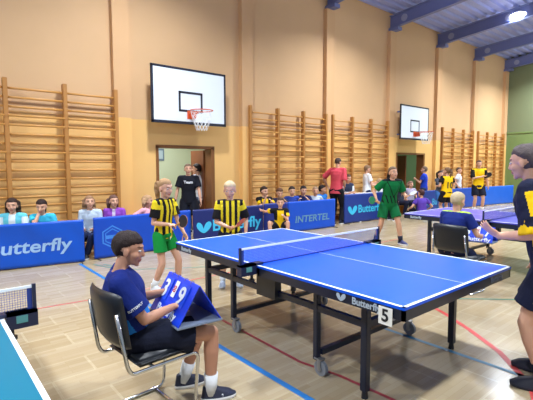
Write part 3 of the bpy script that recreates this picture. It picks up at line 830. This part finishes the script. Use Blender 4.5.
    # --- socks and shoes
    if shoes:
        for i, k in enumerate('LR'):
            if leg == 'shorts':
                bm = bmesh.new(); ax = K[k] - A[k]; cone(bm, A[k] - ax * .06, A[k] + ax * .30, .025 * H * q, .031 * H * q, 16); obj('sock', bm, fab(sock), t, True)
            Fm = Matrix.Rotation(R(footdir[i]), 3, 'Z'); fx = Fm @ V((1, 0, 0)); z0 = A[k].z - .042 * H
            c0 = V((A[k].x, A[k].y, z0)); I = Fm
            bm = bmesh.new()
            def ring(x, z, hx, hy): return (c0 + fx * x * H + V((0, 0, z * H)), hx * H, hy * H, I)
            # sole outline lofted upwards
            n = 26; rs = []
            for zz, sc, xs0, xs1 in ((0, .95, -.042, .112), (.008, 1.0, -.045, .115), (.016, 1.0, -.045, .115), (.020, .93, -.042, .108), (.034, .80, -.040, .088), (.048, .62, -.038, .045), (.060, .56, -.036, .024), (.066, .50, -.034, .02)):
                ringv = []
                for j in range(n):
                    a = 2 * math.pi * j / n; x = (xs0 + xs1) / 2 + (xs1 - xs0) / 2 * math.cos(a)
                    wd = .031 * (1 + .18 * math.cos(a)) * sc * math.copysign(abs(math.sin(a)) ** .8, math.sin(a))
                    ringv.append(bm.verts.new(c0 + fx * x * H + (Fm @ V((0, 1, 0))) * wd * H + V((0, 0, zz * H))))
                rs.append(ringv)
            for ri, (a_, b_) in enumerate(zip(rs, rs[1:])):
                for j in range(n):
                    f = bm.faces.new((a_[j], a_[(j + 1) % n], b_[(j + 1) % n], b_[j])); f.material_index = 1 if ri < 2 else 0
            f = bm.faces.new(rs[0][::-1]); f.material_index = 1; bm.faces.new(rs[-1])
            so = obj('shoe', bm, [mat('shoe_%d_%d_%d' % shoe, shoe, .6), mat('sole_%d' % sole[0], sole, .6)], t, True)
            if shoestyle:
                bm = bmesh.new(); sd = Fm @ V((0, -1, 0)); 
                pts = [(.085, .026), (.05, .020), (.03, .024), (-.012, .045), (.02, .032), (.05, .030)]
                vs = []
                for (x, z) in pts: vs.append(c0 + fx * x * H + sd * .036 * H + V((0, 0, z * H)))
                bmm = bmesh.new(); f = bmm.faces.new([bmm.verts.new((p.dot(fx), p.z, 0)) for p in vs]); mm = bpy.data.meshes.new('sw'); bmm.to_mesh(mm); bmm.free()
                bm.free()
                Mx = plane_M((c0 + sd * .036 * H) - fx * (c0.dot(fx)) - V((0, 0, 0)) , fx, (0, 0, 1)); Mx.translation = c0 + sd * .04 * H - fx * c0.dot(fx) - V((0, 0, c0.z))
                decal('side_stripe', mm, M_white, so, so, Mx, .001)
    return dict(t=t, body=body, shirt=sho, low=low, S=S, E=E, W=W, K=K, A=A, Pv=Pv, up=up, T=T, H=H, Rt=Rt, Rs=Rs, Hm=Hm, s=s, HT=HT)

def wrinkle_mesh(me, amp, H):
    sd = random.random() * 40
    ns = [v.normal.copy() for v in me.vertices]
    for v, n in zip(me.vertices, ns):
        p = v.co
        a = noise.noise(V((p.x * 9, p.y * 9, p.z * 5 + sd))) + .6 * noise.noise(V((p.x * 18 + p.z * 9, p.y * 18, p.z * 14 + sd)))
        v.co = p + n * (amp * a)
    me.update()

def front_print(P, s, size, z, rgb, back=False, lat=0, bold=.003, part='shirt', name='print'):
    sg = -1 if back else 1
    Rs = P['Rs']; o = P['Pv'] + P['up'] * P['T'] * z + Rs @ V((sg * .02, lat, 0))
    me = text_mesh(s, size, bold=bold)
    return decal(name, me, mat('print_%d_%d_%d' % rgb, rgb, .6), P['t'], P[part], plane_M(o, Rs @ V((0, sg, 0)), Rs @ V((0, 0, 1))), .004)

YEL = (232, 206, 40); BLK = (26, 24, 26); GOLD = (242, 196, 22)
def st_stripes(y, z, x, sl, tt):
    if sl: return 1 if tt > .40 else 0
    if z > .985: return 1
    return 1 if int((abs(y) + .013) / .0265) % 2 == 0 else 0
def st_dark_sides(y, z, x, sl, tt):
    if sl: return 1
    return 1 if abs(y) > .128 or z > .98 else 0
def st_yellow_panel(y, z, x, sl, tt):     # navy shirt, yellow sleeve inset and side
    if sl: return 1 if (tt > .88 or (tt < .62 and x < .01)) else 0
    if abs(y) > .085 and z < .62: return 1
    return 0
def st_vest(y, z, x, sl, tt):
    if sl: return 1
    return 0 if abs(y) > .035 else 1
def st_blue_under(y, z, x, sl, tt):
    if sl: return 0
    return 1 if (z < .42 and x > -.02) else (1 if (z > .55 and z < .9 and x < -.07 and y > .02) else 0)
def st_green_lines(y, z, x, sl, tt):
    if sl: return 0
    if x > 0 and abs(abs(y - .02) - (z - .35) * .16) < .006 and z > .3: return 1
    if z < .42 and z > .12 and abs(((y + z * .12) / .05) % 1 - .5) < .16 and x > 0: return 1
    return 1 if z > .96 else 0
def st_black_yellow(y, z, x, sl, tt):
    if sl: return 0 if tt > .5 else 1
    return 1 if (abs(y) > .05 and z > .4) or z > .93 else 0

# girl in stripes, green shorts
G = person('girl in yellow and black striped shirt and green shorts holding a black bat', (-2.2, -.5, 0), 22, 1.43, hands={'R': (.19, -.10, .86), 'L': (.22, .14, .72)}, head=(-6, 8),
           palm={'R': (0, .3, -1), 'L': (0, -1, 0)}, hair=('pony', (168, 132, 96), .009), shirt=(YEL, BLK), style=st_stripes, shorts=((22, 142, 62),), leglen=.58, curl=(.4, 1.1), vox=.0065, eyes=True, b=.9,
           feet={'L': (.12, .12), 'R': (-.08, -.10)}, sleeve=.72, loose=1.15, sock=(230, 230, 232), shoe=(220, 224, 232), poles={'R': (-1, -.4, -.2)}, lean=4)
front_print(G, 'V', .05, -.10, (230, 240, 235), lat=.02, part='low')
# boy in stripes behind the net
B9 = person('blond boy in yellow and black striped shirt standing at far end of central table', (-1.84, .27, 0), -32, 1.39, hands={'R': (.17, -.04, .80), 'L': (.06, .20, .70)}, head=(-8, 14),
            palm={'R': (0, 1, .2)}, hair=('buzz', (206, 182, 146), .008), shirt=(YEL, BLK), style=st_stripes, shorts=((26, 30, 50),), curl=(.5, 1.2), vox=.0065, eyes=True, b=.95, sleeve=.85, loose=1.2,
            shoe=(196, 210, 228), sock=(224, 228, 236), poles={'R': (-.7, -.9, -.2)}, front=.42)

# foreground scorekeeper
ref = person('boy in navy shirt on foreground chair turning score cards on his lap', (R1.x, R1.y, 0), A1, 1.52, pelvis=.525, hipx=-.08, lean=-12, twist=-8, head=(-12, 12), legk=(1.28, 1.17), headoff=.075, tors=.85, hs=.9,
             hands={'R': (.15, -.10, .68), 'L': (.17, .15, .71)}, poles={'R': (-.35, -.5, -1), 'L': (-.4, .6, -1)}, palm={'R': (.4, .2, -1), 'L': (.3, -.3, -1)},
             feet={'R': (.39, -.09), 'L': (.27, .15)}, hair=('short', (50, 39, 38), .016), shirt=((20, 38, 112), (34, 120, 206)), style=st_blue_under, shorts=((22, 26, 44),), leglen=.72,
             sock=(226, 228, 232), shoe=(34, 38, 60), curl=(.5, .8), vox=.0058, eyes=True, sleeve=.74, loose=1.9, footdir=(4, -6), b=1.08, front=.28, skin=(190, 138, 112), wrinkle=.006, shoestyle=1)
# sleeve print
sk = ref['S']['R'].lerp(ref['E']['R'], .56)
sd = (ref['E']['R'] - ref['S']['R']).normalized()
me = text_mesh('BUTTERFLY', .019, bold=.0012)
decal('sleeve_print', me, M_white, ref['t'], ref['shirt'], plane_M(sk + V((0, -.05, 0)), V((1, 0, 0)) - sd * sd.x, -sd), .003)

# big player right edge
BP = person('tall player in navy and yellow shirt at right edge with one arm stretched out', (1.72, .56, 0), 192, 1.76, hands={'L': (.33, .14, 1.06), 'R': (.12, -.24, .88)}, hdir={'L': (1, .1, .65)},
            palm={'L': (.1, -.6, .8)}, head=(-12, 10), hair=('short', (88, 78, 78), .016), shirt=((24, 28, 52), GOLD), style=st_yellow_panel, shorts=((22, 27, 52),), leglen=.72, curl=(.25, .4), vox=.007, eyes=True,
            sleeve=.98, loose=2.4, hem=.06, poles={'L': (0, .1, -1)}, shoe=(26, 28, 44), sole=(40, 44, 60), sock=(30, 34, 50), feet={'L': (.02, .14), 'R': (.06, -.16)}, front=.42, lean=17, spread=.4, wrinkle=.007)
me = text_mesh('2', .11, bold=.006)
decal('shorts_number', me, mat('print_gold', (206, 176, 70), .6), BP['t'], BP['low'], plane_M(BP['HT']['L'].lerp(BP['K']['L'], .48) + V((0, .08, 0)), V((-1, 0, 0)), V((0, 0, 1))), .004)

# second scorekeeper
person('blond boy in dark blue shirt on chair behind central table, back to viewer', (R2.x - .075, R2.y - .07, 0), A2, 1.46, pelvis=.535, hipx=-.04, lean=12, head=(-4, 14), hands={'R': (.30, -.20, .68), 'L': (.28, .1, .66)},
       hair=('buzz', (196, 176, 142), .007), shirt=((26, 42, 116), (180, 220, 60)), style=lambda y, z, x, sl, tt: 1 if (not sl and z > .975) else 0, shorts=((24, 30, 60),), feet={'R': (.36, -.15), 'L': (.33, .10)},
       vox=.008, sleeve=.62, loose=1.3, curl=(.6, .6), shoe=(150, 200, 60))

# green player
GP = person('player in green shirt and shorts lunging with raised bat beside the far table', (-2.24, 4.41, 0), -30, 1.59, lean=16, hands={'R': (.18, -.34, .92), 'L': (.30, .22, .98)}, head=(6, -6),
            feet={'L': (.16, .20), 'R': (-.10, -.22)}, hair=('short', (112, 92, 74), .010), shirt=((10, 110, 56), (18, 26, 30)), style=st_green_lines, shorts=((14, 104, 58),), leglen=.68, vox=.0075, eyes=True,
            sleeve=.75, loose=1.3, shoe=(36, 42, 92), sock=(40, 44, 60), curl=(.9, .6), skin=(208, 158, 128), footdir=(20, -15))

# ---- seated spectators, left
sp = dict(vox=.0105, wrinkle=.004)
person('dark haired girl in pale cyan and white vest, leftmost on the bench', (-5.12, -1.66, 0), -25, 1.45, pelvis=.375, feet={'L': (.12, .1), 'R': (.12, -.1)}, lean=12, head=(8, 6), hair=('long', (58, 42, 38), .012), shirt=((108, 206, 224), (226, 236, 240)), style=st_vest,
       hands={'L': (.3, .12, .5), 'R': (.3, -.1, .5)}, leg='long', shorts=((40, 50, 80),), **sp)
person('girl in bright cyan shirt leaning her cheek on one hand, second from left', (-5.05, -1.24, 0), -25, 1.42, pelvis=.375, lean=20, head=(0, 14), hair=('pony', (50, 36, 34), .011), shirt=((64, 190, 226),), sleeve=.6,
       hands={'R': (.27, -.02, .83), 'L': (.30, .10, .60)}, poles={'R': (.1, -.5, -1)}, hdir={'R': (-.2, .2, 1)}, leg='long', shorts=((40, 50, 80),), **sp)
person('girl in pale grey hoodie and jeans in the gap between two banners', (-5.03, -.50, 0), -30, 1.42, pelvis=.375, lean=10, head=(22, -4), hair=('long', (150, 116, 88), .010), shirt=((190, 204, 222),), sleeve=1.95,
       hands={'R': (.26, -.08, .5), 'L': (.28, .10, .5)}, leg='long', shorts=((38, 48, 84),), feet={'R': (.27, -.12), 'L': (.33, -.02)}, shoe=(30, 32, 40), **sp)
person('girl in purple jacket looking right, next to the grey hoodie girl', (-5.05, -.08, 0), -25, 1.40, pelvis=.375, lean=10, head=(24, -2), hair=('bob', (104, 76, 68), .011), shirt=((146, 74, 186), (214, 200, 226)), sleeve=1.9,
       style=lambda y, z, x, sl, tt: 1 if (not sl and abs(y) < .02 and x > 0) else 0, hands={'R': (.26, -.08, .5), 'L': (.28, .10, .5)}, leg='long', shorts=((60, 60, 80),), **sp)
person('small blond child in pink top sitting beside the near doorway', (-5.05, .50, 0), 30, 1.32, pelvis=.375, lean=8, head=(30, 4), hair=('bob', (178, 142, 108), .010), shirt=((236, 170, 184),), sleeve=.8,
       leg='long', shorts=((150, 110, 140),), **sp)
# ---- doorway
PB = person('person in black shirt with white print standing in the near doorway', (-5.4, 1.66, 0), -30, 1.64, head=(8, 0), hair=('buzz', (120, 96, 80), .006), shirt=((22, 24, 34),), shorts=((20, 22, 32),), leglen=.8,
            hands={'R': (.06, -.30, .74), 'L': (.14, .26, .80)}, sleeve=.7, vox=.0095, loose=1.5)
front_print(PB, 'Team', .085, .74, (225, 228, 236), bold=.005)
person('dark haired person in white shirt and jeans behind the black shirt', (-5.95, 2.2, 0), -150, 1.64, head=(10, 0), hair=('short', (34, 28, 30), .014), shirt=((226, 230, 236),), leg='long', shorts=((86, 96, 120),), vox=.0105, sleeve=.6)
# ---- middle row
mid = dict(pelvis=.375, **sp)
navy, yb = (34, 40, 84), (GOLD, BLK)
person('boy in black and yellow shirt, leftmost on the bench behind the navy barrier', (-5.0, 3.42, 0), -20, 1.48, lean=8, head=(25, 5), hair=('short', (52, 40, 34), .012), shirt=yb, style=st_black_yellow, hands={'R': (.28, -.05, .80), 'L': (.3, .1, .75)}, **mid)
person('boy in dark shirt, second on the middle bench, head bowed', (-5.0, 3.88, 0), -25, 1.40, lean=16, head=(0, 18), hair=('short', (96, 66, 50), .012), shirt=((38, 44, 80),), hands={'R': (.3, -.05, .78), 'L': (.3, .1, .74)}, **mid)
person('dark haired boy in blue shirt, third on the middle bench', (-5.0, 4.32, 0), -30, 1.42, lean=10, head=(0, 6), hair=('short', (46, 38, 40), .013), shirt=((48, 72, 160),), **mid)
person('boy in dark navy shirt leaning forward, fourth on the middle bench', (-5.0, 4.74, 0), -40, 1.44, lean=14, head=(14, 6), hair=('short', (44, 36, 38), .013), shirt=((30, 36, 82),), hands={'R': (.3, -.16, .72), 'L': (.32, .1, .74)}, **mid)
person('fair haired boy in white shirt, fifth on the middle bench', (-5.0, 5.16, 0), -30, 1.36, lean=10, head=(-10, 6), hair=('short', (156, 128, 104), .010), shirt=((206, 216, 232),), **mid)
person('black haired boy in bright blue shirt looking right, last on the middle bench', (-5.08, 5.47, 0), 0, 1.40, lean=8, head=(36, 2), hair=('short', (30, 24, 26), .015), shirt=((44, 120, 208),), skin=SKIN2, **mid)
person('crouching boy in black and yellow shirt, one arm out, in front of the barriers', (-4.1, 3.16, 0), -35, 1.36, pelvis=.24, hipx=-.10, lean=12, head=(-6, 4), hair=('short', (82, 60, 48), .011), shirt=yb, style=st_black_yellow,
       hands={'R': (-.02, -.42, .62), 'L': (.22, .06, .50)}, feet={'L': (.16, .14), 'R': (.16, -.22)}, kpole={'L': (1, .2, 1), 'R': (1, -.7, .6)}, shorts=((24, 26, 40),), **sp)
# ---- officials
person('man in red polo shirt and dark trousers standing with his back turned', (-4.82, 5.82, 0), 105, 1.80, head=(-4, 22), lean=6, hair=('buzz', (72, 56, 50), .007), shirt=((206, 74, 88),), leg='long', shorts=((22, 22, 30),), sleeve=.9, loose=1.4, b=1.02,
       hands={'L': (.16, .36, 1.02), 'R': (.20, -.14, 1.0)}, poles={'L': (-.6, 1, 0)}, vox=.0095, hem=.05)
person('official in white shirt with dark vest sitting at the desk', (-5.1, 6.52, 0), -10, 1.66, pelvis=.53, lean=10, head=(-8, 12), hair=('short', (76, 60, 50), .010), shirt=((220, 226, 238), (44, 50, 74)), style=lambda y, z, x, sl, tt: 1 if (not sl and z > .6) else 0,
       hands={'R': (.26, -.12, .80), 'L': (.26, .12, .80)}, leg='long', **sp)
person('person in white shirt standing behind the desk, turned to the right', (-5.1, 7.52, 0), 60, 1.60, head=(5, 16), hair=('short', (128, 100, 76), .011), shirt=((228, 232, 240),), hands={'L': (.28, .1, 1.05), 'R': (.28, -.1, 1.0)}, leg='long', shorts=((36, 44, 76),), vox=.0105)
person('fair haired child in white shirt sitting at the desk behind the green player', (-4.95, 7.95, 0), 20, 1.48, pelvis=.46, head=(0, 10), hair=('short', (170, 140, 106), .010), shirt=((222, 228, 236),), leg='long', **sp)
person('person in black shirt standing behind the green player', (-4.25, 7.55, 0), 75, 1.46, head=(0, 4), hair=('long', (30, 26, 30), .014), shirt=((24, 26, 34),), leg='long', shorts=((26, 28, 36),), vox=.0105, b=1.1, hands={'R': (.1, -.3, .8), 'L': (.1, .3, .8)}, sleeve=1.9)
# ---- around far door
person('child in purple shirt sitting on the floor right of the green player', (-3.75, 8.35, 0), 150, 1.46, pelvis=.17, lean=10, head=(10, 6), hair=('short', (72, 44, 44), .014), shirt=((84, 56, 156),), feet={'L': (.5, .2), 'R': (.5, -.2)}, kpole={'L': (0, .3, 1), 'R': (0, -.3, 1)},
       hands={'R': (.2, -.32, .3), 'L': (.25, .3, .3)}, leg='long', **sp)
person('dark haired spectator seated left of the far doorway', (-5.0, 9.16, 0), -10, 1.48, pelvis=.38, head=(-20, 4), hair=('long', (48, 38, 42), .012), shirt=((48, 54, 70),), leg='long', **sp)
person('fair child with pale shirt seated near the far doorway', (-4.95, 9.66, 0), -30, 1.40, pelvis=.38, head=(10, 4), hair=('bob', (130, 104, 92), .010), shirt=((186, 176, 200),), leg='long', **sp)
person('man in blue shirt standing right of the far doorway', (-4.95, 10.5, 0), 200, 1.56, head=(0, -2), hair=('short', (120, 100, 84), .010), shirt=((36, 66, 190),), leg='long', shorts=((50, 62, 96),), vox=.0105, b=1.05, hands={'L': (.26, .1, 1.1), 'R': (.1, -.24, .8)})
person('person with dark grey top and blue jeans standing with folded arms', (-4.2, 10.15, 0), -20, 1.42, head=(0, 2), hair=('pony', (52, 40, 40), .010), shirt=((74, 78, 92),), leg='long', shorts=((60, 110, 180),), sleeve=1.9, hands={'L': (.18, -.06, 1.0), 'R': (.18, .06, .97)}, poles={'L': (-.2, 1, -.6), 'R': (-.2, -1, -.6)}, vox=.0105)
TEN = person('long haired girl in yellow shirt with number 10 on her back', (-3.55, 9.33, 0), 160, 1.53, head=(12, -2), hair=('pony', (116, 88, 66), .013), shirt=(GOLD, BLK), style=st_dark_sides, shorts=((24, 24, 34),), hands={'L': (.2, .2, .95), 'R': (.2, -.2, .95)}, vox=.0105, b=1.12, loose=1.7, hem=.09)
front_print(TEN, '10', .26, .42, (30, 28, 30), back=True, bold=.012)
person('person in white shirt standing behind the number ten girl', (-4.75, 12.55, 0), 20, 1.52, head=(-30, 0), hair=('short', (84, 68, 62), .012), shirt=((214, 218, 234),), leg='long', shorts=((50, 60, 90),), vox=.0115)
person('fair haired child partly hidden left of the number ten girl', (-5.0, 11.85, 0), -10, 1.44, head=(0, 0), hair=('bob', (140, 112, 92), .010), shirt=((150, 150, 170),), leg='long', shorts=((50, 60, 90),), vox=.0115)
YP = person('tall player in yellow shirt with black sleeves standing by the far wall bars', (-3.62, 11.6, 0), -48, 1.76, hair=('buzz', (70, 54, 46), .006), shirt=(GOLD, BLK), style=st_dark_sides, shorts=((26, 28, 44),), hands={'R': (.20, .02, 1.2), 'L': (.1, .3, .8)},
            poles={'R': (-.3, -1, -.4)}, loose=1.7, vox=.0105, hem=.05, sleeve=.9)

# ---- things held
def bat(label, P, k, rubber, d, n, back=(30, 28, 32)):
    """handle along d, blade normal n (local to the person)"""
    t_ = P['t']; Mw = Matrix.Translation(t_.location) @ Matrix.Rotation(t_.rotation_euler.z, 4, 'Z')
    d = V(d).normalized(); n = V(n); n = (n - d * n.dot(d)).normalized(); s = n.cross(d)
    fd = (P['W'][k] - P['E'][k]).normalized(); c = P['W'][k] + fd * .06 * P['H']
    M = Matrix((d, s, n)).transposed().to_4x4(); M.translation = c
    W = Mw @ M
    t = bpy.data.objects.new('table_tennis_bat', None); COL.objects.link(t); t.matrix_world = W; tag(t, label, 'bat', 'table tennis bats')
    def disc(z0, z1, r=1.0):
        bm = bmesh.new(); A, B = [], []
        for i in range(32):
            a = 2 * math.pi * i / 32; x = .055 + .078 + .08 * math.cos(a) * r; y = .076 * math.sin(a) * r
            if x < .065: x = .065
            A.append(bm.verts.new((x, y, z0))); B.append(bm.verts.new((x, y, z1)))
        bm.faces.new(A[::-1]); bm.faces.new(B)
        for i in range(32): bm.faces.new((A[i], A[(i + 1) % 32], B[(i + 1) % 32], B[i]))
        return bm
    obj('blade', disc(-.003, .003), M_wood, t); obj('rubber', disc(.003, .0055, .97), mat('rub_%d' % rubber[0], rubber, .5), t); obj('rubber', disc(-.0055, -.003, .97), mat('rub_%d' % back[0], back, .5), t)
    bm = bmesh.new(); loft(bm, [((-.05, 0, 0), .012, .017, Matrix.Rotation(R(90), 3, 'Y')), ((.0, 0, 0), .011, .013, Matrix.Rotation(R(90), 3, 'Y')), ((.075, 0, 0), .010, .015, Matrix.Rotation(R(90), 3, 'Y'))], 14); obj('handle', bm, M_wood, t, True)
bat('black rubbered bat in the hand of the girl with green shorts', G, 'R', (24, 26, 40), (.75, -.1, .35), (.1, -1, .25), (24, 26, 40))
bat('red brown bat held edge on by the blond boy in stripes', B9, 'R', (120, 44, 40), (.25, .75, .6), (.15, -.6, .75), (120, 44, 40))
bat('bat with green rubber raised by the green shirted player', GP, 'R', (40, 130, 84), (.2, -.9, .3), (.9, .2, .1), (40, 130, 84))
bat('black bat in front of the chest of the tall yellow shirted player', YP, 'R', (24, 24, 30), (.2, .9, .3), (1, 0, 0), (24, 24, 31))
bat('dark edged bat in the left hand of the green shirted player', GP, 'L', (180, 186, 196), (.2, .8, .5), (.2, -.3, 1), (34, 34, 44))
bat('red bat hanging from the hand of the person in the black shirt', PB, 'R', (176, 40, 44), (.3, 0, -.9), (1, 0, .2), (176, 40, 45))

# ---- flip scoreboards
def flip_board(loc, rz, label, d1, d2, w=.43, dp=.29, h=.245, tilt=0):
    t = empty('flip_scoreboard', loc, rz, label, 'scoreboard')
    Mb = mat('board_blue', (20, 62, 216), .4, spec=.5); Md = mat('board_blue_dark', (18, 36, 130), .5)
    hw = w / 2
    def slab(p0, p1, m, name, th=.006):
        bm = bmesh.new(); p0, p1 = V(p0), V(p1); d = (p1 - p0); n = V((0, -d.z, d.y)).normalized() * th
        vs = []
        for x in (-hw, hw):
            vs.append([bm.verts.new(V((x, 0, 0)) + q) for q in (p0, p1, p1 + n, p0 + n)])
        a, b_ = vs
        for i in range(4): bm.faces.new((a[i], a[(i + 1) % 4], b_[(i + 1) % 4], b_[i]))
        bm.faces.new(a[::-1]); bm.faces.new(b_)
        bmesh.ops.recalc_face_normals(bm, faces=bm.faces[:])
        return obj(name, bm, m, t)
    slab((0, -dp / 2, .012), (0, 0, h), Mb, 'front_panel'); slab((0, 0, h), (0, dp / 2, .012), Mb, 'back_panel')
    obj('base_tray', bevelled(-hw - .008, hw + .008, -dp / 2 - .012, dp / 2 + .012, 0, .012, .003), mat('tray_grey', (120, 132, 152), .4), t)
    up = V((0, dp / 2, h)).normalized(); L = V((0, dp / 2, h - .012)).length; nrm = V((1, 0, 0)).cross(up)
    def at(x, v, o=.009): return V((x, -dp / 2, .012)) + up * (v * L) + nrm * o
    for x, c in ((-.145, d1), (.10, d2)):
        bm = bmesh.new(); box(bm, -.062, .062, -.075, .075, -.002, .0, plane_M(at(x, .63), (1, 0, 0), up)); obj('score_card', bm, mat('card_blue', (26, 78, 222), .4), t)
        text_on('digit', c, .165, at(x, .60, .0125), (1, 0, 0), up, M_white, t, bold=.006)
    bm = bmesh.new(); box(bm, -.024, .024, -.055, .055, 0, .0015, plane_M(at(-.015, .70), (1, 0, 0), up)); sc = obj('set_card', bm, M_white, t)
    text_on('digit', '00', .045, at(-.015, .70, .0125), V((0, 0, 0)) + up, (-1, 0, 0), mat('board_red', (196, 60, 80), .5), t, bold=.002)
    text_on('lettering', 'Butterfly', .075, at(.0, .14, .0085), (1, 0, 0), up, M_white, t, bold=.003, xs=1.1)
    bm = bmesh.new()
    for x in (-.16, -.07, .04, .13): tube(bm, [V((x, 0, h)) + V((0, .012 * math.cos(a), .012 * math.sin(a))) for a in [2 * math.pi * i / 10 for i in range(11)]], .0025, 6)
    obj('ring_binding', bm, M_chrome, t)
flip_board((.195, -1.52, .573), R(-4), 'blue flip scoreboard showing 3 and 9 on the lap of the foreground scorekeeper', '3', '9', w=.46)
flip_board((.26, 2.80, .57), R(6), 'blue flip scoreboard on the lap of the blond scorekeeper behind the table', '5', '7', w=.34, dp=.22, h=.2)

bpy.data.scenes.remove(WS)
# ------------------------------------------------------------------ world, light, camera
w = bpy.data.worlds.new('World'); SC.world = w; w.use_nodes = True
nt = w.node_tree; bg = nt.nodes['Background']; bg.inputs[0].default_value = (.74, .87, 1.0, 1); bg.inputs[1].default_value = .38

cam = bpy.data.cameras.new('Camera'); co = bpy.data.objects.new('Camera', cam); COL.objects.link(co); SC.camera = co
cam.sensor_fit = 'HORIZONTAL'; cam.sensor_width = 36; cam.lens = 420.42 / 533 * 36; cam.clip_start = .05; cam.clip_end = 200
yaw, pit, rol = 2.44740507, -.0807008, -.00245357
f = V((math.cos(pit) * math.cos(yaw), math.cos(pit) * math.sin(yaw), math.sin(pit)))
r = f.cross(V((0, 0, 1))).normalized(); u = r.cross(f)
c_, s_ = math.cos(rol), math.sin(rol); r2 = r * c_ + u * s_; u2 = -r * s_ + u * c_
Mc = Matrix((r2, u2, -f)).transposed().to_4x4(); Mc.translation = V((2.65982, -2.85478, 1.565632)); co.matrix_world = Mc
SC.view_settings.view_transform = 'Standard'; SC.view_settings.look = 'None'; SC.view_settings.gamma = 1
SC.view_settings.exposure = 0.27; SC.view_settings.use_curve_mapping = False
